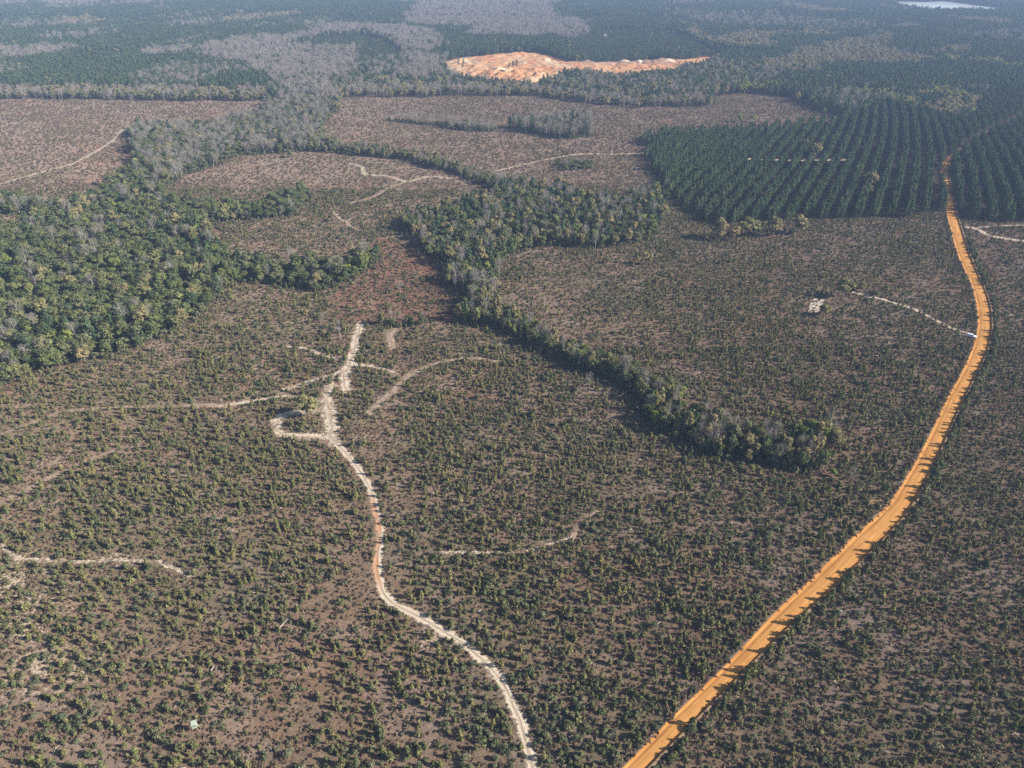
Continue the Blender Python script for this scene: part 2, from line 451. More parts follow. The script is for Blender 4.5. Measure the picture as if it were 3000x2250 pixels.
def mixc(f, a, b, mode='MIX'):
    q = N(nt, 'ShaderNodeMix', data_type='RGBA', blend_type=mode)
    for i, s in ((0, f), (6, a), (7, b)):
        if isinstance(s, (int, float)): q.inputs[i].default_value = s
        elif isinstance(s, tuple): q.inputs[i].default_value = (*s, 1)
        else: l.new(s, q.inputs[i])
    return q.outputs[2]


f1, f2, f3 = noise(.9, 6, .7), noise(.17, 5, .65), noise(2.6, 4, .7)
fac = ramp(nt, [(.3, (.52, .52, .54)), (.5, (1, 1, 1)), (.72, (1.45, 1.4, 1.36))], f1.outputs[0]).outputs[0]
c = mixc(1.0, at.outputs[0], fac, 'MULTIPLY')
fac2 = ramp(nt, [(.3, (.78, .76, .78)), (.7, (1.22, 1.2, 1.18))], f2.outputs[0]).outputs[0]
c = mixc(1.0, c, fac2, 'MULTIPLY')
fl = math_('MULTIPLY', math_('SUBTRACT', f3.outputs[0], .62), 9, True)
c = mixc(math_('MULTIPLY', fl, .45), c, (.30, .25, .215))
# pale sand showing between the litter
st = math_('ADD', asn.outputs['Fac'], math_('MULTIPLY', math_('SUBTRACT', f1.outputs[0], .5), 1.9))
st = math_('ADD', st, math_('MULTIPLY', math_('SUBTRACT', f2.outputs[0], .5), .9))
st = math_('MULTIPLY', math_('SUBTRACT', st, .46), 4.5, True)
st = math_('MULTIPLY', st, .8)
c = mixc(st, c, (.42, .35, .275))
b = N(nt, 'ShaderNodeBsdfDiffuse'); b.inputs['Roughness'].default_value = .6
l.new(c, b.inputs['Color'])
bp = N(nt, 'ShaderNodeBump'); bp.inputs['Strength'].default_value = .9; bp.inputs['Distance'].default_value = .55
l.new(f1.outputs[0], bp.inputs['Height']); l.new(bp.outputs[0], b.inputs['Normal'])
o = N(nt, 'ShaderNodeOutputMaterial'); l.new(b.outputs[0], o.inputs[0])
tag(obj('ground', me, m), 'brown scrub ground of the cleared land and forest floor', 'ground', kind='structure')


# ------------------------------------------------------------------ tracks and road
def strip(name, P, width, mat, z, na=7, wob=.35, label=None, cat='track'):
    d = np.gradient(P, axis=0); d /= np.linalg.norm(d, axis=1)[:, None] + 1e-9
    nrm = np.stack([-d[:, 1], d[:, 0]], 1)
    s = np.concatenate([[0], np.cumsum(np.hypot(*np.diff(P, axis=0).T))])
    k = R.randint(100)
    P = P + nrm * ((fbm(s, s * 0, 9, k) - .5) * wob * width)[:, None]
    w = width * (.75 + .5 * fbm(s, s * 0, 14, k + 3))
    V, uv = [], []
    for i in range(len(P)):
        for j in range(na):
            a = (j / (na - 1) - .5) * 2
            q = P[i] + nrm[i] * a * w[i] * .75
            V.append((q[0], q[1], z)); uv.append((s[i], a))
    ii = np.arange((len(P) - 1) * na).reshape(-1, na)[:, :-1].ravel()
    Fc = np.stack([ii, ii + na, ii + na + 1, ii + 1], 1)
    me = mesh(name, V, Fc)
    at_ = me.attributes.new('across', 'FLOAT_VECTOR', 'POINT')
    at_.data.foreach_set('vector', np.array([(a, b_, 0) for a, b_ in uv], np.float32).ravel())
    return tag(obj(name, me, mat), label, cat, kind='structure')


def track_mat(name, c1, c2, cen, cover, ruts=True, ragged=1.0, clay=None):
    """loose sand with two wheel ruts, breaking up into the litter at its edges"""
    global nt, l, tc
    m, nt, n, l = newmat(name)
    tc = N(nt, 'ShaderNodeTexCoord')
    a = N(nt, 'ShaderNodeAttribute', attribute_name='across')
    sp = N(nt, 'ShaderNodeSeparateXYZ'); l.new(a.outputs['Vector'], sp.inputs[0])
    ab = math_('ABSOLUTE', sp.outputs[1])
    z1, z2 = noise(1.1, 5, .7), noise(.22, 4, .6)
    cb = N(nt, 'ShaderNodeCombineXYZ'); l.new(math_('MULTIPLY', sp.outputs[0], .12), cb.inputs[0]); l.new(math_('MULTIPLY', sp.outputs[1], 3.2), cb.inputs[1])
    z3 = noise(1.6, 4, .6, cb.outputs[0])
    c = ramp(nt, [(.3, c1), (.7, c2)], z1.outputs[0]).outputs[0]
    if ruts:
        cc = math_('SUBTRACT', 1, math_('MULTIPLY', math_('ABSOLUTE', math_('SUBTRACT', ab, .0)), 4.5), True)
        cc = math_('MULTIPLY', cc, math_('MULTIPLY', math_('SUBTRACT', z3.outputs[0], .22), 3.0, True))
        c = mixc(math_('MULTIPLY', cc, .9), c, cen)
    if clay:
        ps = N(nt, 'ShaderNodeSeparateXYZ'); l.new(tc.outputs['Object'], ps.inputs[0])
        m1 = math_('MULTIPLY', math_('SUBTRACT', ps.outputs[1], clay[0]), .12, True)
        m2 = math_('MULTIPLY', math_('SUBTRACT', clay[1], ps.outputs[1]), .12, True)
        sd_ = math_('MULTIPLY', math_('ADD', math_('MULTIPLY', math_('SUBTRACT', z2.outputs[0], .5), 2.0), math_('ADD', sp.outputs[1], .25)), 4, True)
        c = mixc(math_('MULTIPLY', math_('MULTIPLY', m1, m2), math_('MULTIPLY', sd_, .85)), c, (.40, .20, .105))
    rl = math_('SUBTRACT', 1, math_('MULTIPLY', math_('ABSOLUTE', math_('SUBTRACT', ab, .42)), 9), True)
    c = mixc(math_('MULTIPLY', rl, .28), c, (.66, .58, .48))
    dk = math_('MULTIPLY', math_('SUBTRACT', z3.outputs[0], .55), 3.2, True)
    c = mixc(math_('MULTIPLY', dk, .6), c, cen)
    b = N(nt, 'ShaderNodeBsdfDiffuse'); l.new(c, b.inputs[0])
    bp = N(nt, 'ShaderNodeBump'); bp.inputs['Strength'].default_value = .7; bp.inputs['Distance'].default_value = .25
    l.new(z3.outputs[0], bp.inputs['Height']); l.new(bp.outputs[0], b.inputs['Normal'])
    al = math_('SUBTRACT', 1.0 + cover, ab)
    al = math_('ADD', al, math_('MULTIPLY', math_('SUBTRACT', z1.outputs[0], .5), 2.2 * ragged))
    al = math_('ADD', al, math_('MULTIPLY', math_('SUBTRACT', z2.outputs[0], .5), 2.4 * ragged))
    al = math_('MULTIPLY', math_('SUBTRACT', al, .45), 5, True)
    tr = N(nt, 'ShaderNodeBsdfTransparent'); ms = N(nt, 'ShaderNodeMixShader')
    l.new(al, ms.inputs[0]); l.new(tr.outputs[0], ms.inputs[1]); l.new(b.outputs[0], ms.inputs[2])
    o = N(nt, 'ShaderNodeOutputMaterial'); l.new(ms.outputs[0], o.inputs[0])
    return m


TM = {}
LBL = {'main': 'pale sandy track winding up the middle of the scrub', 'left_branch': 'pale sand track leading left from the sandy junction', 'loop': 'white sand loop around the yellowish tree', 'wash': 'broad white sand wash above the track junction', 'far_left': 'pale track crossing the far left clearing', 'mid_cross': 'thin sand track running to the edge of the pine plantation', 'plantation': 'sand track showing between the plantation pines', 'pad_track': 'sand track leading to the parked white car', 'far_right': 'white sand track leaving the orange road at the right', 'orange_side': 'short orange clay spur beside the dirt road'}
for i, (k, (p, w, s, tt)) in enumerate(TR.items()):
    key = (round(s, 1), tt)
    if key not in TM:
        cv = (s - .8) * .9
        if tt == 0: TM[key] = track_mat('track_sand', (.36, .295, .225), (.56, .48, .385), (.19, .14, .098), cv, True, 1.0 if s > .96 else 1.7, (g(1100, 1745)[1], g(1100, 1440)[1]) if s > .96 else None)
        elif tt == 1: TM[key] = track_mat('dry_track', (.25, .185, .14), (.37, .29, .225), (.18, .13, .098), cv)
        else: TM[key] = track_mat('clay_spur', (.33, .17, .065), (.42, .24, .10), (.22, .11, .05), cv)
    strip('sand_track' if tt == 0 else ('clay_track' if tt == 2 else 'dirt_track'), TRW[k], w, TM[key], .025 + .004 * i, label=LBL.get(k))
# small bare sand pad beside the track to the car
pad = gp([(2369, 915), (2374, 890), (2384, 876), (2413, 877), (2410, 890), (2398, 909), (2385, 915)])
pad = catmull(np.vstack([pad, pad[:1]]), 1.0)[:-1]
pad = pad + np.stack([fbm(pad[:, 0], pad[:, 1], 3, 50) - .5, fbm(pad[:, 0], pad[:, 1], 3, 51) - .5], 1) * 1.6
me = mesh('sand_pad', [(x, y_, .09) for x, y_ in pad], [tuple(range(len(pad)))])
tag(obj('sand_pad', me, plain_mat('pad_sand', (.36, .31, .25), .9, scale=.6)), 'small bare sand pad beside a tan tree', 'sand pad', kind='structure')

# dirt road: crowned clay bed between low banks
s_al = np.concatenate([[0], np.cumsum(np.hypot(*np.diff(ROADC, axis=0).T))])
acr = [-.34, -.12, -.02, .02, .06, .2, .35, .5, .65, .8, .93, .97, 1.02, 1.1, 1.26]
zz = [.015, .34, .40, .12, .06, .12, .17, .20, .17, .12, .06, .10, .55, .60, .015]
V, av = [], []
nz_l, nz_r = fbm(s_al, s_al * 0, 7, 60) - .5, fbm(s_al, s_al * 0, 7, 61) - .5
for i in range(len(ROADC)):
    for j, a in enumerate(acr):
        q = ROADL[i] * (1 - a) + ROADR[i] * a
        wob = nz_l[i] if a < .5 else nz_r[i]
        edge = 1.0 if (a < .03 or a > .95) else 0.0
        hgt = zz[j] * (1 + .8 * wob if edge else 1)
        V.append((q[0] + edge * wob * .8, q[1] + edge * wob * .8, hgt)); av.append((s_al[i], a, 0))
na = len(acr)
ii = np.arange((len(ROADC) - 1) * na).reshape(-1, na)[:, :-1].ravel()
me = mesh('dirt_road', V, np.stack([ii, ii + 1, ii + na + 1, ii + na], 1), True)
x_ = me.attributes.new('across', 'FLOAT_VECTOR', 'POINT'); x_.data.foreach_set('vector', np.array(av, np.float32).ravel())
m, nt, n, l = newmat('orange_clay')
tc = N(nt, 'ShaderNodeTexCoord')
a = N(nt, 'ShaderNodeAttribute', attribute_name='across'); sp = N(nt, 'ShaderNodeSeparateXYZ'); l.new(a.outputs['Vector'], sp.inputs[0])
cb = N(nt, 'ShaderNodeCombineXYZ'); l.new(math_('MULTIPLY', sp.outputs[0], .025), cb.inputs[0]); l.new(math_('MULTIPLY', sp.outputs[1], 7), cb.inputs[1])
z1, z2, z3 = noise(2.2, 5, .62, cb.outputs[0]), noise(.12, 4, .6), noise(1.6, 5, .7)
c = ramp(nt, [(.28, (.27, .115, .034)), (.47, (.41, .205, .066)), (.75, (.49, .275, .105))], z1.outputs[0]).outputs[0]
c = mixc(1.0, c, ramp(nt, [(.3, (.86, .84, .8)), (.7, (1.1, 1.1, 1.1))], z2.outputs[0]).outputs[0], 'MULTIPLY')
c = mixc(1.0, c, ramp(nt, [(.3, (.88, .88, .86)), (.7, (1.08, 1.08, 1.08))], z3.outputs[0]).outputs[0], 'MULTIPLY')
# outer side of the banks is dry grass and soil
lane_bank_light = ramp(nt, [(.0, (.8, .74, .7)), (.06, (1.12, 1.1, 1.08)), (.13, (.92, .88, .84)), (.19, (.74, .66, .58)), (.26, (.96, .94, .92)), (.40, (1.06, 1.06, 1.06)), (.5, (.93, .91, .9)), (.62, (1.08, 1.08, 1.08)), (.85, (.98, .96, .94)), (.95, (.80, .72, .66))],
            math_('ADD', sp.outputs[1], math_('MULTIPLY', math_('SUBTRACT', z2.outputs[0], .5), .12))).outputs[0]  # worn wheel lanes, with sunlit left bank and shaded right bank painted in
c = mixc(1.0, c, lane_bank_light, 'MULTIPLY')
ed = math_('SUBTRACT', math_('ABSOLUTE', math_('SUBTRACT', sp.outputs[1], .5)), .545)
ed = math_('ADD', ed, math_('MULTIPLY', math_('SUBTRACT', z3.outputs[0], .5), .16))
ed = math_('MULTIPLY', ed, 22, True)
c = mixc(ed, c, mixc(z3.outputs[0], (.10, .075, .05), (.26, .205, .15)))
b = N(nt, 'ShaderNodeBsdfDiffuse'); l.new(c, b.inputs[0])
bp = N(nt, 'ShaderNodeBump'); bp.inputs['Strength'].default_value = .5; bp.inputs['Distance'].default_value = .12
l.new(z1.outputs[0], bp.inputs['Height']); l.new(bp.outputs[0], b.inputs['Normal'])
o = N(nt, 'ShaderNodeOutputMaterial'); l.new(b.outputs[0], o.inputs[0])
tag(obj('dirt_road', me, m), 'graded orange clay road sweeping up the right side', 'dirt road', kind='structure')

# ------------------------------------------------------------------ clay pit
P = POLYW['pit']
step = 2.5
xs = np.arange(P[:, 0].min() - 10, P[:, 0].max() + 10, step); ys = np.arange(P[:, 1].min() - 20, P[:, 1].max() + 20, step * 1.3)
px, py = np.meshgrid(xs, ys); shp = px.shape; px, py = px.ravel(), py.ravel()
ex = px + 14 * (fbm(px, py, 30, 71) - .5); ey = py + 26 * (fbm(px, py, 30, 72) - .5)
ins = inpoly(ex, ey, P)
edge_d = dist_line(ex, ey, np.vstack([P, P[:1]]))
rise = np.clip(edge_d / 25, 0, 1)
h = .3 + rise * (5.5 * (fbm(px, py, 70, 73) - .35) + 5.0 * np.abs(fbm(px, py, 34, 74) - .5) * 2 + 2.4 * fbm(px, py, 12, 75))
cx, cy = g(1520, 225)
h += rise * 7 * np.exp(-(((px - cx) / 90) ** 2 + ((py - cy) / 60) ** 2)) * (.4 + np.abs(fbm(px, py, 16, 76) - .5) * 4)
cx, cy = g(1600, 215)
h -= rise * 5 * np.exp(-(((px - cx) / 60) ** 2 + ((py - cy) / 40) ** 2))
gul = np.exp(-(np.abs(fbm(px * .8, py * .5, 26, 77) - .5) / .022) ** 2) * rise
h -= 1.6 * gul
h = np.maximum(h, .12)
me_idx = -np.ones(len(px), int); keep = ins
jj = np.arange((shp[0] - 1) * shp[1]).reshape(shp[0] - 1, shp[1])[:, :-1].ravel()
Fc = np.stack([jj, jj + 1, jj + shp[1] + 1, jj + shp[1]], 1)
Fc = Fc[keep[Fc].all(1)]
used = np.unique(Fc); me_idx[used] = np.arange(len(used))
me = mesh('clay_pit', np.stack([px[used], py[used], h[used]], 1), me_idx[Fc], True)
cl = fbm(px[used], py[used], 55, 80); cl2 = fbm(px[used], py[used] * .45, 16, 81)
pc = np.array([.40, .19, .09]) * (1 - cl[:, None]) + np.array([.48, .31, .18]) * cl[:, None]
w = np.clip((cl2 - .5) * 4, 0, .8)[:, None]; pc = pc * (1 - w) + np.array([.36, .15, .075]) * w
w = np.clip((fbm(px[used], py[used] * .5, 28, 82) - .55) * 6, 0, .9)[:, None]; pc = pc * (1 - w) + np.array([.47, .35, .23]) * w
w = (gul[used] * .75)[:, None]; pc = pc * (1 - w) + np.array([.27, .115, .06]) * w
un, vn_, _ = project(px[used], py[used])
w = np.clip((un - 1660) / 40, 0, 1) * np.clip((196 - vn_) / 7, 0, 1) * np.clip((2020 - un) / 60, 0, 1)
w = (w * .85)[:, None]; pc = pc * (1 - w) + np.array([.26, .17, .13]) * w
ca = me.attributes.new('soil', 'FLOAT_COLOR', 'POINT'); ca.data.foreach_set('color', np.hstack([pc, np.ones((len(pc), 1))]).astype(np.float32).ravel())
m, nt, n, l = newmat('pit_clay')
tc = N(nt, 'ShaderNodeTexCoord'); at = N(nt, 'ShaderNodeAttribute', attribute_name='soil')
z1 = noise(.12, 6, .65)
c = mixc(1.0, at.outputs[0], ramp(nt, [(.3, (.78, .74, .72)), (.7, (1.15, 1.15, 1.15))], z1.outputs[0]).outputs[0], 'MULTIPLY')
b = N(nt, 'ShaderNodeBsdfDiffuse'); l.new(c, b.inputs[0])
bp = N(nt, 'ShaderNodeBump'); bp.inputs['Strength'].default_value = .8; bp.inputs['Distance'].default_value = 2.0
l.new(z1.outputs[0], bp.inputs['Height']); l.new(bp.outputs[0], b.inputs['Normal'])
o = N(nt, 'ShaderNodeOutputMaterial'); l.new(b.outputs[0], o.inputs[0])
tag(obj('clay_pit', me, m), 'bare orange clay and sand borrow pit with eroded mounds', 'clay pit', kind='structure')


def heap(u, v, r, hh, label, colr, k):
    cx, cy = g(u, v)
    V, Fc = [], []
    nn, rr = 22, 7
    for j in range(rr + 1):
        f = j / rr
        for i in range(nn):
            t = 2 * math.pi * i / nn
            q = r * f * (1 + .25 * (vn(math.cos(t) * 3 + 9, math.sin(t) * 3 + 9, 1.3, k) - .5) * 2)
            V.append((q * math.cos(t), q * math.sin(t) * .8, hh * (1 - f) ** .9 * (1 - .3 * (f < .2)) + .6 * float(vn(i * 1.7, j * 2.1, 1.5, k)) * (f < .95)))
    for j in range(rr):
        for i in range(nn):
            i2 = (i + 1) % nn
            Fc.append((j * nn + i, (j + 1) * nn + i, (j + 1) * nn + i2, j * nn + i2))
    o = obj('spoil_heap', mesh('spoil_heap', V, Fc, True), plain_mat('heap_soil', colr, .95, scale=.4))
    d = np.hypot(px - cx, py - cy); i = d.argmin()
    o.location = (cx, cy, max(0, float(h[i])) - .5 if keep[i] else 0)
    return tag(o, label, 'spoil heap', 'spoil heaps in the clay pit')


heap(1598, 179, 11, 6, 'pale sand heap at the top right end of the big clay pit', (.50, .38, .26), 1)
heap(1828, 184, 12, 5, 'brown dirt heap beside the white one in the right arm of the pit', (.34, .25, .2), 2)
heap(1872, 187, 9, 6, 'small white sand heap in the right arm of the clay pit', (.55, .46, .36), 3)
heap(1958, 186, 14, 7, 'large pale heap near the far right end of the clay pit', (.48, .36, .25), 4)
heap(1462, 224, 10, 5, 'rounded pale sand heap near the front of the clay pit', (.50, .36, .23), 5)

# ------------------------------------------------------------------ lake
P = catmull(np.vstack([POLYW['lake'], POLYW['lake'][:1]]), 25)[:-1]
me = mesh('lake', [(x, y_, .1) for x, y_ in P], [tuple(range(len(P)))])
m, nt, n, l = newmat('lake_water')
b = N(nt, 'ShaderNodeBsdfPrincipled'); b.inputs['Base Color'].default_value = (.55, .60, .60, 1); b.inputs['Roughness'].default_value = .15; b.inputs['IOR'].default_value = 1.333  # pale base colour stands in for bright sky reflected off the water
tc = N(nt, 'ShaderNodeTexCoord'); z1 = noise(.35, 3, .5)
bp = N(nt, 'ShaderNodeBump'); bp.inputs['Strength'].default_value = .12; bp.inputs['Distance'].default_value = .3
l.new(z1.outputs[0], bp.inputs['Height']); l.new(bp.outputs[0], b.inputs['Normal'])
o = N(nt, 'ShaderNodeOutputMaterial'); l.new(b.outputs[0], o.inputs[0])
tag(obj('lake', me, m), 'distant bright lake beyond the pine forest', 'lake', kind='structure')


# ------------------------------------------------------------------ plant prototypes
def unit(v): return v / (np.linalg.norm(v, axis=-1, keepdims=True) + 1e-9)


def leaves(C, Nn, size, jit=.5, asp=1.0, rs=R):
    """one kite-shaped leaf clump per centre, facing roughly along Nn"""
    C = np.asarray(C); n_ = len(C)
    nn = unit(unit(np.asarray(Nn)) + jit * rs.randn(n_, 3))
    a = unit(np.cross(nn, rs.randn(n_, 3)))
    b = np.cross(nn, a)
    s = (size * (.6 + .8 * rs.rand(n_)))[:, None] if np.isscalar(size) else (size * (.6 + .8 * rs.rand(n_)))[:, None]
    V = np.stack([C - a * s * .5 * asp, C - b * s * .5 + a * s * .08, C + a * s * .5 * asp, C + b * s * .5 + a * s * .1], 1).reshape(-1, 3)
    return V, np.arange(4 * n_).reshape(-1, 4)


def lumps(n_l, rx, rz, zc, lr, per, size, jit, rs):
    Cs, Ns = [], []
    for i in range(n_l):
        t = rs.rand() * 6.283; q = math.sqrt(rs.rand()) * .72
        zf = rs.uniform(-.75, .8)
        k = math.sqrt(max(.05, 1 - zf * zf))
        c0 = np.array([math.cos(t) * q * rx * k, math.sin(t) * q * rx * k, zc + zf * rz * .75])
        r = lr * rs.uniform(.7, 1.25)
        d = unit(rs.randn(per, 3)); d[:, 2] = np.abs(d[:, 2]) * .9 + d[:, 2] * .1 - .12
        d = unit(d)
        rad = r * (1 - .35 * rs.rand(per) ** 2)
        Cs.append(c0 + d * rad[:, None] * np.array([1, 1, .8])); Ns.append(d + np.array([0, 0, .25]))
    return leaves(np.vstack(Cs), np.vstack(Ns), size, jit, 1.0, rs)


def limbs(mb, z0, z1, rx, n_, r0, rs, fork=2):
    for i in range(n_):
        t = 6.283 * i / n_ + rs.rand(); zz_ = z0 + (z1 - z0) * (i + rs.rand()) / n_ * .8
        e = np.array([math.cos(t) * rx * rs.uniform(.5, 1), math.sin(t) * rx * rs.uniform(.5, 1), min(z1, zz_ + rs.uniform(.25, .6) * (z1 - z0))])
        p0 = np.array([0, 0, zz_]); mid = p0 * .45 + e * .55 + np.array([0, 0, -.06 * (z1 - z0)])
        mb.tube([p0, mid, e], [r0, r0 * .6, r0 * .2], 3)
        for f in range(fork):
            e2 = mid + (e - mid) * .6 + rs.randn(3) * rx * .25 + np.array([0, 0, .08 * (z1 - z0)])
            mb.tube([mid, e2], [r0 * .45, r0 * .15], 3)


def trunk(h_, r, rs, lean=.02):
    mb = MB(); o_ = rs.randn(2) * lean * h_
    mb.tube([(0, 0, -.2), (o_[0] * .3, o_[1] * .3, h_ * .35), (o_[0] * .7, o_[1] * .7, h_ * .7), (o_[0], o_[1], h_)], [r * 1.25, r, r * .65, r * .2], 6)
    return mb


def p_pine(rs, h_, r, base):
    Cs, Ns = [], []
    nb = 62
    for i in range(nb):
        f = (i + rs.rand()) / nb
        z = h_ * (base + (1 - base) * f)
        env = r * (min(1.0, (1 - f) * 1.75 + .07)) * min(1, .45 + f * 2.4)
        t = i * 2.4 + rs.rand()
        q = env * rs.uniform(.45, 1.08)
        c0 = np.array([math.cos(t) * q, math.sin(t) * q, z + .1 * q])
        k = 6
        Cs.append(c0 + rs.randn(k, 3) * np.array([.28, .28, .18]) * (r / 2.4)); Ns.append(np.tile([math.cos(t) * .9, math.sin(t) * .9, .75], (k, 1)))
    V, Fc = leaves(np.vstack(Cs), np.vstack(Ns), .78 * r / 2.6, .55, 1.25, rs)
    return mesh('pine_crown', V, Fc), trunk(h_ * .93, .16 * h_ / 12, rs).mesh('pine_trunk')


def p_broad(rs, h_, r, nl, per, size, base=.3, lr=.42, nlimb=5, cname='crown'):
    zc = h_ * (base + 1) / 2; rz = h_ * (1 - base) / 2
    V, Fc = lumps(nl, r, rz, zc, r * lr, per, size, .5, rs)
    tb = trunk(h_ * .8, .018 * h_, rs); limbs(tb, h_ * base, h_ * .92, r * .8, nlimb, .008 * h_, rs, 1)
    return mesh(cname, V, Fc), tb.mesh('broadleaf_trunk')


def p_bare(rs, h_, r, base, ntw):
    tb = trunk(h_ * .95, .015 * h_, rs); limbs(tb, h_ * base, h_, r, 9, .0075 * h_, rs, 2)
    z = rs.rand(ntw) ** .8; t = rs.rand(ntw) * 6.283
    q = r * np.sqrt(rs.rand(ntw)) * np.clip(1.25 * np.sqrt(1 - np.abs(z - .45) * 1.25), .15, 1.1)
    C = np.stack([np.cos(t) * q, np.sin(t) * q, h_ * (base + (1.04 - base) * z)], 1)
    d = unit(np.stack([np.cos(t) * .6, np.sin(t) * .6, np.full(ntw, .9)], 1) + .45 * rs.randn(ntw, 3))
    L = rs.uniform(.7, 1.5, ntw)[:, None] * h_ / 13
    a = unit(np.cross(d, rs.randn(ntw, 3))) * .055 * h_ / 13
    V = np.stack([C - d * L * .5 - a, C - d * L * .5 + a, C + d * L * .5 + a * .4, C + d * L * .5 - a * .4], 1).reshape(-1, 3)
    return mesh('bare_crown', V, np.arange(4 * ntw).reshape(-1, 4)), tb.mesh('bare_trunk')


def p_ypine(rs, h_=2.6, r=.85, nq=95):
    f = rs.rand(nq) ** 1.25; t = rs.rand(nq) * 6.283
    q = r * (1 - f) ** .75 * rs.uniform(.35, 1.1, nq) + .05
    C = np.stack([np.cos(t) * q, np.sin(t) * q, h_ * (.06 + .94 * f)], 1)
    Nn = np.stack([np.cos(t), np.sin(t), np.full(nq, .5)], 1)
    V, Fc = leaves(C, Nn, .42, .6, 1.35, rs)
    return mesh('young_pine', V, Fc)


def p_shrub(rs, w=1.25, h_=1.7, nl=5, per=26, size=.40, name='shrub'):
    V, Fc = lumps(nl, w, h_ * .42, h_ * .5, w * .5, per, size, .5, rs)
    V[:, 2] = np.maximum(V[:, 2], .02)
    return mesh(name, V, Fc)


def p_tuft(rs, nq=13):
    t = rs.rand(nq) * 6.283; q = rs.rand(nq) * .55
    C = np.stack([np.cos(t) * q, np.sin(t) * q, rs.uniform(.08, .42, nq)], 1)
    V, Fc = leaves(C, np.stack([np.cos(t), np.sin(t), np.full(nq, .6)], 1), .42, .7, 1.2, rs)
    return mesh('grass_tuft', V, Fc)


def p_stick(rs):
    mb = MB(); L = rs.uniform(1.5, 3.2)
    mb.tube([(-L / 2, 0, .12), (0, .12, .2), (L / 2, 0, .16)], [.09, .075, .03], 4)
    if rs.rand() < .7: mb.tube([(0, .12, .2), (L * .3, .6, .35)], [.05, .02], 3)
    return mb.mesh('stick')


RS = np.random.RandomState
PROT = {}


def two(kind, fn, cm, tm, n_=4):
    out = []
    for i in range(n_):
        cme, tme = fn(RS(100 + i + 17 * len(PROT)))
        cme.materials.append(cm); tme.materials.append(tm)
        out.append((cme, tme))
    PROT[kind] = out


two('pine_tree', lambda rs: p_pine(rs, rs.uniform(11, 13), rs.uniform(2.4, 2.9), .16), M_PINE, M_PBARK)
two('evergreen_tree', lambda rs: p_broad(rs, rs.uniform(9, 12), rs.uniform(3.7, 4.7), 14, 54, .90, .08), M_EVER, M_BARK, 5)
two('budding_tree', lambda rs: p_broad(rs, rs.uniform(10, 13), rs.uniform(4.2, 5.4), 16, 74, .92, .10, .38, 7), M_BUD, M_BARK)
two('spring_tree', lambda rs: p_broad(rs, rs.uniform(10, 12), rs.uniform(3.0, 3.8), 14, 62, .82, .16, .42, 5), M_SPRING, M_PALE)
two('bare_tree', lambda rs: p_bare(rs, rs.uniform(11, 14), rs.uniform(2.6, 3.6), .36, 340), M_TWIG, M_STEM)
ONE = {'young_pine': [], 'evergreen_shrub': [], 'low_brush': [], 'dry_grass': [], 'stick': []}
for i in range(6):
    me = p_ypine(RS(300 + i), 2.2 + .22 * (i % 3), .70 + .14 * (i % 2)); me.materials.append(M_YPINE); ONE['young_pine'].append(me)
    me = p_shrub(RS(330 + i)); me.materials.append(M_SHRUB); ONE['evergreen_shrub'].append(me)
for i in range(4):
    me = p_shrub(RS(350 + i), 1.0, .9, 4, 16, .42, 'brush'); me.materials.append(M_BRUSH); ONE['low_brush'].append(me)
    me = p_tuft(RS(360 + i)); me.materials.append(M_GRASS); ONE['dry_grass'].append(me)
    me = p_stick(RS(370 + i)); me.materials.append(M_STICK); ONE['stick'].append(me)


# ------------------------------------------------------------------ scattering
def jgrid(y0, y1, s, seed, jit=.48, lim=.80, ang=0.0):
    """jittered grid over the view's ground wedge"""
    rs = RS(seed)
    xm = lim * (y1 * CD + H * SD) + 20
    nx, ny = int(2 * xm / s) + 1, int((y1 - y0) / s) + 1
    X, Y = np.meshgrid((np.arange(nx) - nx / 2) * s, y0 + np.arange(ny) * s)
    X = X.ravel() + rs.uniform(-jit, jit, X.size) * s; Y = Y.ravel() + rs.uniform(-jit, jit, Y.size) * s
    k = np.abs(X) < lim * (Y * CD + H * SD) + 10
    return X[k], Y[k]


def clear_of(x, y, mroad=.8, mtrack=.6, tracks=True):
    ok = np.ones(len(x), bool)
    half = np.hypot(*(ROADL - ROADR).T).mean() * .5
    rp = np.vstack([ROADL, ROADR[::-1]])[::2]
    ok &= ~inpoly(x, y, rp)
    mroad = np.where(y > 780, mroad * 1.4, mroad)
    ok &= dist_line(x, y, ROADL[::2]) > mroad
    ok &= dist_line(x, y, ROADR[::2]) > mroad
    if tracks:
        for k, (p, w, s, tt) in TR.items():
            Pk = TRW[k][::3]
            ok &= dist_line(x, y, Pk) > w * mtrack * min(1, s + .25)
    return ok


PTS = {k: [] for k in list(PROT) + list(ONE)}   # kind -> list of (x, y, scale, zscale, zone)


def put(kind, x, y, sc, zone, zs=1.0):
    PTS[kind].append(np.stack([x, y, np.broadcast_to(sc, x.shape), np.broadcast_to(zs, x.shape), np.full(x.shape, zone)], 1))


ZON = ['left swamp forest', 'grey wood at mid left', 'hedge strip', 'centre wood', 'creek strip', 'plantation', 'far forest', 'far clump', 'scrub left of track', 'scrub between', 'scrub right of road', 'far clearing', 'lone']
Z = {k: i for i, k in enumerate(ZON)}

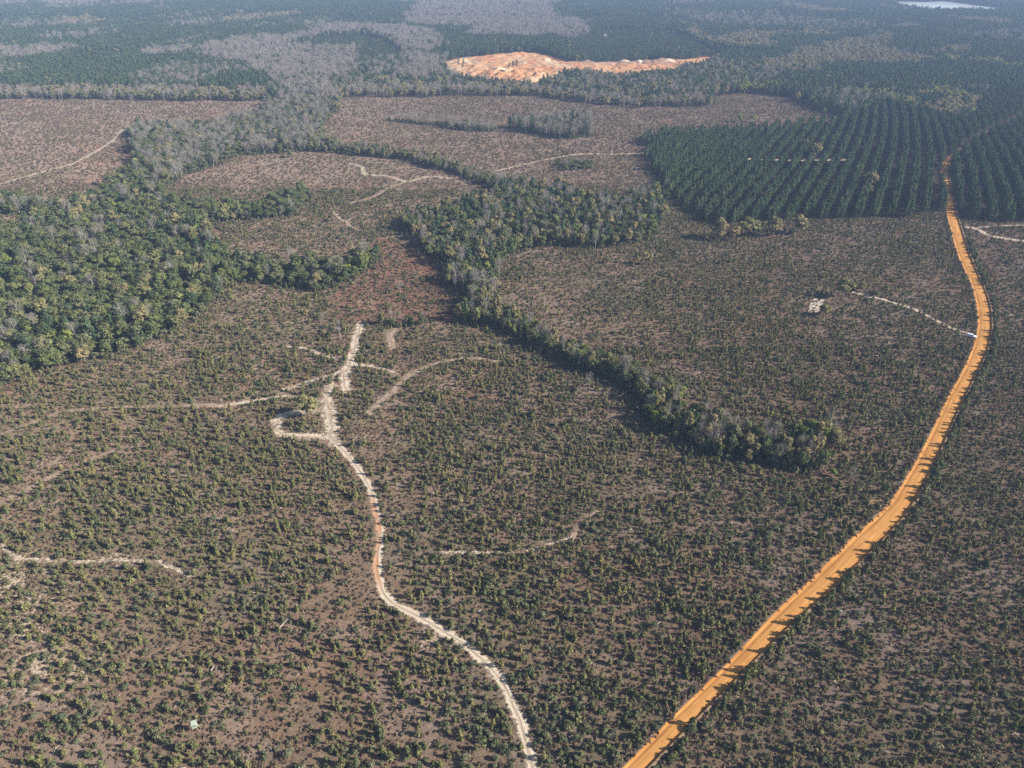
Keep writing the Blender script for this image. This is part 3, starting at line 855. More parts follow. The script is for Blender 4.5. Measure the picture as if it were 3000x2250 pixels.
# -- trees
MIX = {'A': (5.2, dict(evergreen_tree=.81, bare_tree=.06, budding_tree=.035, spring_tree=.025, pine_tree=.07), (.5, 1.08), 0),
       'A0': (6.0, dict(evergreen_tree=.7, bare_tree=.3), (.7, 1.0), 0),
       'B': (5.6, dict(evergreen_tree=.42, bare_tree=.40, budding_tree=.06, pine_tree=.12), (.75, 1.15), 1),
       'S1': (4.2, dict(evergreen_tree=.5, bare_tree=.25, budding_tree=.2, pine_tree=.05), (.45, .75), 2),
       'D': (4.9, dict(evergreen_tree=.42, bare_tree=.17, budding_tree=.14, pine_tree=.24, spring_tree=.03), (.6, 1.05), 3),
       'E': (3.4, dict(evergreen_tree=.40, bare_tree=.20, budding_tree=.20, pine_tree=.08, spring_tree=.12), (.55, .92), 4),
       'E0': (4.0, dict(evergreen_tree=.4, bare_tree=.5, budding_tree=.1), (.4, .7), 4),
       'K1': (5.5, dict(evergreen_tree=.15, bare_tree=.5, pine_tree=.35), (.9, 1.3), 7),
       'K2': (5.5, dict(bare_tree=.85, evergreen_tree=.15), (.6, .95), 7),
       'K3': (5.0, dict(evergreen_tree=.8, bare_tree=.2), (.45, .65), 7)}


def mixput(x, y, mix, scl, zone, seed):
    rs = RS(seed)
    # kinds clump together a little
    r = np.clip(.55 * rs.rand(len(x)) + .45 * np.clip((fbm(x, y, 16, seed % 90) - .5) * 1.9 + .5, 0, 1), 0, .9999)
    r = np.argsort(np.argsort(r)) / max(1, len(r))
    c0 = 0
    for kind, p in mix.items():
        k = (r >= c0) & (r < c0 + p); c0 += p
        sc = rs.uniform(scl[0], scl[1], k.sum())
        tall = {4: 1.45, 2: 1.3, 3: 1.2}.get(zone, 1.0) if kind != 'pine_tree' else 1.0
        put(kind, x[k], y[k], sc / tall ** .6, zone, tall * rs.uniform(.88, 1.15, k.sum()))


for i, (k, (s, mix, scl, zone)) in enumerate(MIX.items()):
    yy = POLYW[k][:, 1]
    x, y = jgrid(yy.min() - 10, yy.max() + 10, s, 500 + i)
    a, b_ = region(x, y, .8)
    ok = inpoly(a, b_, POLYW[k]) & clear_of(x, y, 3, .8, False)
    x, y = x[ok], y[ok]
    mixput(x, y, mix, scl, zone, 540 + i)

# plantation rows
dirv = np.array([.417, .909]); nrm = np.array([.909, -.417])
rs = RS(77)
xr, yr = [], []
for kx in np.arange(-240, 280):
    tt = np.arange(-200, 1500, 2.6) + rs.uniform(0, 3)
    off = kx // 2 * 11.0 + (2.6 if kx % 2 else 0)
    cx, cy = g(2400, 560)
    p = np.array([cx, cy]) + nrm * off + dirv * tt[:, None] + rs.uniform(-.6, .6, (len(tt), 2))
    p = p + nrm * (13 * np.sin(tt / 210 + kx // 2 * .05))[:, None]
    xr.append(p[:, 0]); yr.append(p[:, 1])
x, y = np.concatenate(xr), np.concatenate(yr)
pu, pv, pd = project(x, y)
ok = (pu > -150) & (pu < 3150) & (y > 300) & (rs.rand(len(x)) > .06 + .5 * (fbm(x, y, 25, 97) > .66))
x, y, pu, pv = x[ok], y[ok], pu[ok], pv[ok]
wa, wb = region(x, y, 1.3)
inF = inpoly(wa, wb, POLYW['F'])
for k in ('L1', 'L2', 'T4'): inF &= ~inpoly(x, y, POLYW[k])
inF &= clear_of(x, y, 2.2, .1, False) & (dist_line(x, y, TRW['plantation']) > 5.0)
x, y = x[inF], y[inF]
put('pine_tree', x, y, rs.uniform(.48, .74, len(x)), Z['plantation'], rs.uniform(1.1, 1.55, len(x)))

# far forest
for bi, (y0, y1, s, scl) in enumerate([(620, 1500, 6.2, 1.12), (1500, 2300, 7.4, 1.3), (2300, 3900, 9.5, 1.6)]):
    x, y = jgrid(y0, y1, s, 600 + bi, .42)
    a, b_ = region(x, y, 1.0)
    inF = inpoly(a, b_, POLYW['F'])
    for k in ('L1', 'L2', 'T4'): inF &= ~inpoly(x, y, POLYW[k])
    ok = ~inpoly(a, b_, POLYW['open']) & ~inF & ~inpoly(a, b_, POLYW['lake'])
    for k in ('A', 'A0', 'D', 'B'): ok &= ~inpoly(a, b_, POLYW[k])
    inpit = inpoly(a, b_, POLYW['pit'])
    ok &= ~inpit & clear_of(x, y, 3, .5, False)
    x, y, a, b_ = x[ok], y[ok], a[ok], b_[ok]
    cls = np.zeros(len(x), int)   # 0 pine 1 bare 2 tan 3 lime 4 young 5 edge 6 mid
    for k in POLY:
        c_ = {'G': 1, 'T': 2, 'L': 3, 'Y': 4}.get(k[0])
        if c_: cls[inpoly(a + 60 * (fbm(x, y, 70, 95) - .5), b_ + 110 * (fbm(x, y, 70, 96) - .5), POLYW[k])] = c_
    for k, c_ in (('edgeL', 5), ('edgeC', 5), ('midC', 6)):
        q = inpoly(a, b_, POLYW[k]) & ((cls == 0) | (cls == 6)); cls[q] = c_
    # scattered far patches of leafless and tan crowns
    pt = fbm(x, y * .55, 150, 88)
    rs = RS(610 + bi)
    cls[(cls == 0) & (rs.rand(len(x)) < np.clip((pt - .6) * 3, 0, .4))] = 1
    cls[(cls == 0) & (rs.rand(len(x)) < .015)] = 2
    dn = fbm(x, y, 90, 91)
    keepp = rs.rand(len(x)) < np.clip(.62 + .9 * dn, 0, 1)
    x, y, cls = x[keepp], y[keepp], cls[keepp]
    Zf = Z['far forest']
    for c_, mix, sl in ((0, dict(pine_tree=.97, evergreen_tree=.03), (.85, 1.15)), (1, dict(bare_tree=.74, evergreen_tree=.14, pine_tree=.12), (.85, 1.2)), (2, dict(budding_tree=.8, bare_tree=.12, spring_tree=.04, pine_tree=.04), (.8, 1.15)),
                        (3, dict(spring_tree=.72, budding_tree=.2, pine_tree=.08), (.8, 1.1)), (4, dict(pine_tree=.97, budding_tree=.03), (.45, .6)), (5, dict(bare_tree=.42, budding_tree=.34, evergreen_tree=.16, pine_tree=.08), (.65, .95)),
                        (6, dict(pine_tree=.46, evergreen_tree=.22, bare_tree=.18, budding_tree=.12, spring_tree=.02), (.8, 1.15))):
        k = cls == c_
        if k.any(): mixput(x[k], y[k], mix, tuple(q * scl for q in sl), Zf, 620 + bi * 9 + c_)

LONE = []   # (kind, u, v, scale, label, category)
LONE += [('pine_tree', 1344, 190, .7, 'left pine of the small group at the left end of the clay pit', 'pine tree'),
         ('pine_tree', 1358, 191, .8, 'right pine of the small group at the left end of the clay pit', 'pine tree'),
         ('pine_tree', 1356, 207, .6, 'low dark pine below the small group at the left end of the clay pit', 'pine tree'),
         ('pine_tree', 1492, 205, .8, 'left dark pine of the clump in the middle of the clay pit', 'pine tree'),
         ('pine_tree', 1503, 203, .95, 'middle dark pine of the clump in the middle of the clay pit', 'pine tree'),
         ('pine_tree', 1513, 201, 1.05, 'right and tallest dark pine of the clump in the middle of the clay pit', 'pine tree'),
         ('spring_tree', 1690, 183, 1.3, 'yellow-green tree at the back of the clay pit between its two arms', 'tree')]
LONE += [('bare_tree', 1725, 1143, .78, 'wide pale leafless tree standing alone just left of the creek trees', 'tree'),
         ('bare_tree', 997, 988, .80, 'slim pale bare tree beside the top of the white sand wash', 'tree'),
         ('bare_tree', 1173, 857, .75, 'white dead-looking tree alone on the reddish ground above the wash', 'tree'),
         ('bare_tree', 948, 945, .5, 'small grey leafless tree left of the sand wash', 'tree'),
         ('bare_tree', 2493, 1417, .62, 'greyish bare tree right of the creek strip near the dirt road', 'tree'),
         ('bare_tree', 388, 303, 1.0, 'white-trunked bare tree alone at the front of the far left forest edge', 'tree'),
         ('budding_tree', 905, 1218, .72, 'yellowish spreading tree on the white sand loop', 'tree'),
         ('budding_tree', 2470, 870, .86, 'large tan rounded tree above the small sand pad', 'tree'),
         ('budding_tree', 2520, 852, .5, 'smaller olive tree just right of the large tan one', 'tree'),
         ('evergreen_tree', 2566, 868, .45, 'dark green bushy tree beside the track to the parked car', 'tree'),
         ('budding_tree', 2590, 862, .42, 'tan bushy tree at the start of the track to the parked car', 'tree'),
         ('budding_tree', 2413, 925, .52, 'olive tree directly below the small sand pad', 'tree'),
         ('spring_tree', 2165, 358, 1.0, 'left one of two lime trees alone in the far clearing', 'tree'),
         ('spring_tree', 2208, 358, 1.0, 'right one of two lime trees alone in the far clearing', 'tree'),
         ('spring_tree', 2412, 336, .9, 'small yellow-green tree at the right tip of the far clearing', 'tree'),
         ('budding_tree', 2331, 300, 1.0, 'orange-tan tree alone at the back right of the far clearing', 'tree'),
         ('budding_tree', 2368, 308, 1.0, 'tan tree at the dark forest edge right of the orange-tan one', 'tree'),
         ('budding_tree', 2384, 467, 1.1, 'big grey-tan tree sticking out over the plantation track', 'tree'),
         ('budding_tree', 2350, 440, .8, 'tan tree just behind the plantation track', 'tree'),
         ('budding_tree', 2543, 552, 1.0, 'tan tree in the middle of the dark plantation rows', 'tree'),
         ('budding_tree', 2537, 575, .8, 'small orange-brown tree in the plantation rows', 'tree'),
         ('budding_tree', 2105, 702, 1.05, 'leftmost olive-grey tree in front of the plantation', 'tree'),
         ('budding_tree', 2148, 705, .7, 'low grey-tan tree right of the leftmost one before the plantation', 'tree'),
         ('budding_tree', 2185, 692, 1.0, 'broad olive-tan tree in front of the plantation', 'tree'),
         ('budding_tree', 2216, 690, .9, 'tan tree at right of the broad olive-tan one before the plantation', 'tree'),
         ('budding_tree', 2265, 692, .95, 'round tan tree between the others in front of the plantation', 'tree'),
         ('budding_tree', 2338, 684, .95, 'rightmost tan tree against the dark plantation edge', 'tree'),
         ('spring_tree', 2180, 712, .5, 'low pale green tree in front of the olive-tan ones', 'tree'),
         ('pine_tree', 893, 487, .55, 'small dark tree with a long shadow on the pale clearing', 'tree'),
         ('budding_tree', 853, 462, .55, 'small tan tree at the back of the pale clearing', 'tree'),
         ('evergreen_tree', 600, 530, .4, 'low green bush tree in the left of the pale clearing', 'tree'),
         ('spring_tree', 2200, 1386, .42, 'pale yellow-green bush tree at the foot of the creek trees', 'tree'),
         ('evergreen_tree', 2166, 1380, .35, 'low green bush tree left of the pale yellow-green one', 'tree'),
         ('spring_tree', 2440, 1395, .42, 'small green-yellow tree at the right end of the creek trees', 'tree'),
         ('evergreen_tree', 2590, 1445, .5, 'dark green tree at the left edge of the orange road', 'tree'),
         ('spring_tree', 1502, 972, .62, 'bright lime tree near the upper end of the creek strip', 'tree'),
         ('spring_tree', 1696, 1052, .78, 'brightest lime tree at the middle of the creek strip', 'tree'),
         ('spring_tree', 1722, 1062, .68, 'lime tree just right of the brightest one in the creek strip', 'tree'),
         ('spring_tree', 1935, 1140, .62, 'lime tree in the lower half of the creek strip', 'tree'),
         ('spring_tree', 1985, 1175, .85, 'tall yellow-green tree in the lower creek strip', 'tree'),
         ('spring_tree', 1378, 905, .62, 'thin lime tree where the creek strip meets the centre wood', 'tree'),
         ('spring_tree', 1312, 835, .7, 'slim lime-topped tree on the left edge of the centre wood', 'tree'),
         ('spring_tree', 1435, 945, .62, 'small lime tree left of the upper creek strip', 'tree'),
         ('evergreen_tree', 1440, 850, 1.0, 'large round green tree at the lower tip of the centre wood', 'tree'),
         ('budding_tree', 2420, 1290, .75, 'olive-yellow tree at the far right end of the creek strip', 'tree'),
         ('budding_tree', 2440, 1312, .6, 'yellowish low tree at the outer end of the creek strip', 'tree'),
         ('budding_tree', 1895, 775, .6, 'tan-green tree alone in the right-hand scrub below the centre wood', 'tree'),
         ('evergreen_tree', 1780, 772, .5, 'small grey-green tree in the scrub below the centre wood', 'tree'),
         ('budding_tree', 250, 1060, .55, 'tan bush tree at the lower edge of the left forest', 'tree'),
         ('spring_tree', 240, 945, .8, 'bright lime tree inside the left forest', 'tree'),
         ('spring_tree', 320, 945, .85, 'yellowish green tree right of the lime one inside the left forest', 'tree'),
         ('spring_tree', 225, 985, .75, 'green-yellow tree below the lime one inside the left forest', 'tree'),
         ('spring_tree', 85, 990, .8, 'lime tree at the left border of the left forest', 'tree'),
         ('bare_tree', 85, 1060, .95, 'tallest pale bare tree at the lower left forest border', 'tree'),
         ('bare_tree', 35, 1075, .75, 'leaning bare tree at the left frame edge of the forest', 'tree'),
         ('bare_tree', 420, 955, .75, 'pale forked tree near the lower right edge of the left forest', 'tree'),
         ('bare_tree', 628, 862, .6, 'thin white stem on the right edge of the left forest', 'tree')]

# -- scrub plants
zline_t = TRW['main']
rs = RS(900)


def side(x, y):
    """8 left of the sandy track, 9 between track and road, 10 right of the road"""
    o_ = np.argsort(ROADC[:, 1]); xr_ = np.interp(y, ROADC[o_, 1], ROADC[o_, 0])
    q = np.argsort(zline_t[:, 1]); xt = np.interp(y, zline_t[q, 1], zline_t[q, 0])
    return np.where(x > xr_, 10, np.where(x < xt, 8, 9))


def scrub_mask(x, y):
    a, b_ = region(x, y, .8)
    ok = inpoly(a, b_, POLYW['open'])
    for k in ('A', 'A0', 'B', 'D', 'F', 'K1'): ok &= ~inpoly(a, b_, POLYW[k])
    return ok


for bi, (y0, y1, s, lo, hi) in enumerate([(60, 330, 1.95, .42, 1.0), (330, 620, 2.3, .45, 1.0), (620, 1150, 3.3, .5, .95)]):
    x, y = jgrid(y0, y1, s, 910 + bi, .5, .82)
    ok = scrub_mask(x, y) & clear_of(x, y, 1.0, .62)
    x, y = x[ok], y[ok]
    zn = side(x, y)
    rs = RS(930 + bi)
    dens = (.60 if bi == 0 else .50) + .95 * (fbm(x, y, 30, 40) - .5) + .85 * (fbm(x, y, 8, 41, 2) - .5)
    pu, pv, _ = project(x, y)
    dens += np.where(zn == 10, .0, 0) + np.where((zn == 9) & (pv < 1150), .10, 0)
    dens -= np.where((pu < 700) & (pv > 1000) & (pv < 1250), .14, 0)
    dens -= np.where(inpoly(x, y, POLYW['redpatch']), .28, 0)
    dens -= .5 * np.exp(-(((x - g(1060, 1700)[0]) / 12) ** 2 + ((y - g(1060, 1700)[1]) / 14) ** 2))
    dens -= .5 * np.exp(-(((x - g(1100, 1290)[0]) / 14) ** 2 + ((y - g(1100, 1290)[1]) / 16) ** 2))
    if bi == 2: dens -= .12
    r = rs.rand(len(x))
    k = r < dens
    x, y, zn, dens, pv = x[k], y[k], zn[k], dens[k], pv[k]
    r = rs.rand(len(x)); sp_n = fbm(x, y, 22, 45)
    pshrub = np.where(zn == 10, .58, np.where(zn == 9, .42, .32)) + (.12 if bi == 1 else 0) + 1.3 * (sp_n - .5)
    sh = r < pshrub
    if bi < 2:
        big = rs.rand(len(x)) ** 2.2
        sc = lo + (hi - lo) * rs.rand(len(x)) + .6 * big
        sc = sc * np.where(zn == 10, .86, np.where((zn == 9) & (bi == 1), .9, 1.0))
        put('young_pine', x[~sh], y[~sh], sc[~sh], 0, rs.uniform(.8, 1.15, (~sh).sum())); PTS['young_pine'][-1][:, 4] = zn[~sh]
        put('evergreen_shrub', x[sh], y[sh], sc[sh] * .95, 0, rs.uniform(.75, 1.1, sh.sum())); PTS['evergreen_shrub'][-1][:, 4] = zn[sh]
    else:
        sc = rs.uniform(.55, 1.0, len(x))
        far_pine = (rs.rand(len(x)) < .35)
        put('young_pine', x[far_pine], y[far_pine], sc[far_pine] * .9, 11, 1.0)
        put('low_brush', x[~far_pine], y[~far_pine], sc[~far_pine] * 1.45, 11, 1.0)
# taller saplings crowding the right bank of the road
t = np.arange(0, len(ROADR) - 1, .35)
i0 = t.astype(int); P = ROADR[i0] + (ROADR[i0 + 1] - ROADR[i0]) * (t - i0)[:, None]
rs = RS(960)
P = P + np.stack([rs.uniform(1.6, 4.5, len(P)), rs.uniform(-1, 1, len(P))], 1)
k = (P[:, 1] < 500) & (rs.rand(len(P)) < .55 * np.clip(1.5 * fbm(P[:, 0], P[:, 1], 10, 46), 0, 1))
P = P[k]; q = rs.rand(len(P)) < .65
put('young_pine', P[q, 0], P[q, 1], rs.uniform(.8, 1.7, q.sum()), 10, 1.1)
put('evergreen_shrub', P[~q, 0], P[~q, 1], rs.uniform(.9, 1.6, (~q).sum()), 10, 1.1)
# pale dry grass along both verges of the road
for E_, sg in ((ROADL, -1), (ROADR, 1)):
    t = np.arange(0, len(E_) - 1, .12)
    i0 = t.astype(int); P = E_[i0] + (E_[i0 + 1] - E_[i0]) * (t - i0)[:, None]
    rs = RS(965 + sg)
    P = P + np.stack([sg * (.5 + np.abs(rs.randn(len(P))) * 1.7), rs.uniform(-.6, .6, len(P))], 1)
    k = (P[:, 1] < 640) & (rs.rand(len(P)) < 1.5 * fbm(P[:, 0], P[:, 1], 9, 44))
    P = P[k]
    put('dry_grass', P[:, 0], P[:, 1], rs.uniform(.7, 1.5, len(P)), 9, rs.uniform(.7, 1.3, len(P)))
    k = rs.rand(len(P)) < .22
    put('low_brush', P[k, 0] + sg * 1.2, P[k, 1], rs.uniform(.5, 1.1, k.sum()), 9, 1.0)
# low brush, dry grass, sticks
for bi, (y0, y1, s, lo, hi) in enumerate([(60, 340, 1.3, .5, 1.25), (340, 640, 2.0, .8, 1.5), (640, 1150, 3.6, 1.3, 2.2)]):
    x, y = jgrid(y0, y1, s, 970 + bi, .5, .82)
    ok = scrub_mask(x, y) & clear_of(x, y, .9, .58)
    x, y = x[ok], y[ok]; rs = RS(980 + bi)
    k = rs.rand(len(x)) < .62 + 1.2 * (fbm(x, y, 12, 47) - .5)
    x, y = x[k], y[k]
    put('dry_grass', x, y, rs.uniform(lo, hi, len(x)), side(x, y)[0] if len(x) else 8, rs.uniform(.6, 1.2, len(x)))
    x, y = jgrid(y0, y1, s * 1.75, 985 + bi, .5, .82)
    ok = scrub_mask(x, y) & clear_of(x, y, .9, .62)
    x, y = x[ok], y[ok]
    k = rs.rand(len(x)) < 1.25 * fbm(x, y, 25, 48) + np.where(side(x, y) >= 9, .1, 0)
    put('low_brush', x[k], y[k], rs.uniform(.4, 1.0, k.sum()) * (1 + .3 * bi), 9, rs.uniform(.6, 1.0, k.sum()))
    k2 = (rs.rand(len(x)) < .16 * np.clip(2.5 * (fbm(x, y, 30, 49) - .3), 0, 1)) & (bi < 2)
    put('stick', x[k2], y[k2], rs.uniform(.4, 1.15, k2.sum()), 9, 1.0)

# undergrowth filling the woods down to the ground
for i, k in enumerate(('A', 'A0', 'B', 'S1', 'D', 'E', 'E0', 'K1', 'K2', 'K3')):
    yy = POLYW[k][:, 1]
    x, y = jgrid(yy.min() - 10, yy.max() + 10, 3.3, 1100 + i)
    a, b_ = region(x, y, .8)
    ok = inpoly(a, b_, POLYW[k]) & clear_of(x, y, 2, .8, False)
    x, y = x[ok], y[ok]; rs = RS(1120 + i)
    put('evergreen_shrub', x, y, rs.uniform(.9, 1.9, len(x)), 12, rs.uniform(.9, 1.4, len(x)))

# ------------------------------------------------------------------ labels
LAB = {
 ('pine_tree', 0): 'dark conical pine rising among the round crowns of the left forest',
 ('pine_tree', 1): 'dark pine among the grey bare trees at mid left',
 ('pine_tree', 2): 'small dark pine in the thin hedge strip at centre',
 ('pine_tree', 3): 'dark green pine within the mixed wood at the centre',
 ('pine_tree', 4): 'slim dark pine within the diagonal creek strip',
 ('pine_tree', 5): 'dark green plantation pine standing in straight rows beside the orange road',
 ('pine_tree', 6): 'hazy dark pine in the forest beyond the clearings',
 ('pine_tree', 7): 'dark pine in the small wood island of the far clearing',
 ('evergreen_tree', 0): 'rounded olive-green tree of the dense left forest',
 ('evergreen_tree', 1): 'green leafy tree among the grey bare trees at mid left',
 ('evergreen_tree', 2): 'low green tree in the thin hedge strip at centre',
 ('evergreen_tree', 3): 'rounded green tree within the mixed wood at the centre',
 ('evergreen_tree', 4): 'dark green leafy tree within the diagonal creek strip',
 ('evergreen_tree', 6): 'green leafy tree in the forest beyond the clearings',
 ('evergreen_tree', 7): 'green leafy tree in a small wood island of the far clearing',
 ('budding_tree', 0): 'tan budding tree among the green crowns of the left forest',
 ('budding_tree', 1): 'tan budding tree in the grey wood at mid left',
 ('budding_tree', 2): 'low tan budding tree in the thin hedge strip at centre',
 ('budding_tree', 3): 'tan-olive budding tree within the mixed wood at the centre',
 ('budding_tree', 4): 'tan-olive budding tree within the diagonal creek strip',
 ('budding_tree', 6): 'tan budding tree in the forest beyond the clearings',
 ('spring_tree', 0): 'lime green young-leaved tree among the dark crowns of the left forest',
 ('spring_tree', 3): 'lime green tree within the mixed wood at the centre',
 ('spring_tree', 4): 'lime green young-leaved tree within the diagonal creek strip',
 ('spring_tree', 6): 'yellow-green young-leaved tree in the forest beyond the clearings',
 ('bare_tree', 0): 'pale leafless tree among the green crowns of the left forest',
 ('bare_tree', 1): 'grey leafless tree of the pale wood at mid left',
 ('bare_tree', 2): 'low grey leafless tree in the thin hedge strip at centre',
 ('bare_tree', 3): 'pale leafless tree within the mixed wood at the centre',
 ('bare_tree', 4): 'thin pale leafless tree along the diagonal creek strip',
 ('bare_tree', 6): 'grey leafless tree in the forest beyond the clearings',
 ('bare_tree', 7): 'grey leafless tree in a small wood island of the far clearing',
 ('young_pine', 8): 'olive-green young pine in the scrub left of the sandy track',
 ('young_pine', 9): 'olive-green young pine in the scrub between sandy track and orange road',
 ('young_pine', 10): 'olive-green young pine in the scrub right of the orange road',
 ('evergreen_shrub', 12): 'dark green bush in the undergrowth of the woods',
 ('evergreen_shrub', 8): 'round dark green shrub in the scrub left of the sandy track',
 ('evergreen_shrub', 9): 'round dark green shrub in the scrub between sandy track and orange road',
 ('evergreen_shrub', 10): 'round dark green shrub in the scrub right of the orange road'}
CAT = {'pine_tree': 'pine tree', 'evergreen_tree': 'tree', 'budding_tree': 'tree', 'spring_tree': 'tree', 'bare_tree': 'bare tree', 'young_pine': 'young pine', 'evergreen_shrub': 'shrub'}
GRP = {'pine_tree': 'dark pine trees', 'evergreen_tree': 'green leafy trees', 'budding_tree': 'tan budding trees', 'spring_tree': 'lime green trees', 'bare_tree': 'grey leafless trees', 'young_pine': 'young pines in the scrub', 'evergreen_shrub': 'dark shrubs in the scrub'}
STUFF = {'pine_tree': ('pine_forest', 'dark pine forest and plantation stretching to the far distance', 'forest'),
         'evergreen_tree': ('evergreen_woodland', 'remaining green leafy trees of the dense woods', 'woodland'),
         'budding_tree': ('budding_woodland', 'patches of tan budding trees across the far forest', 'woodland'),
         'spring_tree': ('lime_woodland', 'patches of lime green trees across the far forest', 'woodland'),
         'bare_tree': ('bare_woodland', 'grey leafless woodland patches across the far forest', 'woodland'),
         'young_pine': ('young_pine_cover', 'countless small young pines covering the cut-over land', 'young pines'),
         'evergreen_shrub': ('shrub_cover', 'countless dark green shrubs covering the cut-over land', 'shrubs'),
         'low_brush': ('low_brush', 'low grey-green brush over the cleared ground', 'brush'),
         'dry_grass': ('dry_grass', 'brown dry grass and bracken tufts on the cleared ground', 'dry grass'),
         'stick': ('woody_debris', 'pale sticks and logging debris scattered over the ground', 'debris')}


# ------------------------------------------------------------------ geometry-nodes scatter for what nobody could count
def scatter(name, protos, pts, rot, scl, idx):
    me = bpy.data.meshes.new(name)
    me.vertices.add(len(pts)); me.vertices.foreach_set('co', np.asarray(pts, np.float32).ravel())
    for nm, tp, key, val in (('rot', 'FLOAT_VECTOR', 'vector', rot), ('scl', 'FLOAT_VECTOR', 'vector', scl), ('idx', 'INT', 'value', idx)):
        q = me.attributes.new(nm, tp, 'POINT'); q.data.foreach_set(key, np.asarray(val, np.int32 if tp == 'INT' else np.float32).ravel())
    o = bpy.data.objects.new(name, me); COL.objects.link(o)
    ng = bpy.data.node_groups.new(name + '_nodes', 'GeometryNodeTree')
    ng.interface.new_socket('Geometry', in_out='INPUT', socket_type='NodeSocketGeometry')
    ng.interface.new_socket('Geometry', in_out='OUTPUT', socket_type='NodeSocketGeometry')
    gi, go = ng.nodes.new('NodeGroupInput'), ng.nodes.new('NodeGroupOutput')
    join = ng.nodes.new('GeometryNodeJoinGeometry')
    for parts in reversed(protos):
        jj_ = ng.nodes.new('GeometryNodeJoinGeometry')
        for po in reversed(parts):
            oi = ng.nodes.new('GeometryNodeObjectInfo'); oi.transform_space = 'ORIGINAL'
            oi.inputs['Object'].default_value = po
            ng.links.new(oi.outputs['Geometry'], jj_.inputs[0])
        g2i = ng.nodes.new('GeometryNodeGeometryToInstance')
        ng.links.new(jj_.outputs[0], g2i.inputs[0]); ng.links.new(g2i.outputs[0], join.inputs[0])
    ip = ng.nodes.new('GeometryNodeInstanceOnPoints')
    ip.inputs['Pick Instance'].default_value = True

    def attr(nm, dt):
        a_ = ng.nodes.new('GeometryNodeInputNamedAttribute'); a_.data_type = dt; a_.inputs['Name'].default_value = nm
        return a_.outputs['Attribute']
    ng.links.new(gi.outputs[0], ip.inputs['Points']); ng.links.new(join.outputs[0], ip.inputs['Instance'])
    ng.links.new(attr('idx', 'INT'), ip.inputs['Instance Index'])
    e2r = ng.nodes.new('FunctionNodeEulerToRotation'); ng.links.new(attr('rot', 'FLOAT_VECTOR'), e2r.inputs[0])
    ng.links.new(e2r.outputs[0], ip.inputs['Rotation']); ng.links.new(attr('scl', 'FLOAT_VECTOR'), ip.inputs['Scale'])
    ng.links.new(ip.outputs[0], go.inputs[0])
    md = o.modifiers.new('scatter', 'NODES'); md.node_group = ng
    return o


def tree(kind, vi, x, y, rz, sc, zs, label, cat, group):
    rt = empty(kind, (x, y, 0), rz, (sc, sc, sc * zs))
    cme, tme = PROT[kind][vi]
    a_ = obj('trunk', tme, None, rt); b2 = obj('crown', cme, None, rt)
    tag(rt, label, cat, group)
    return a_, b2


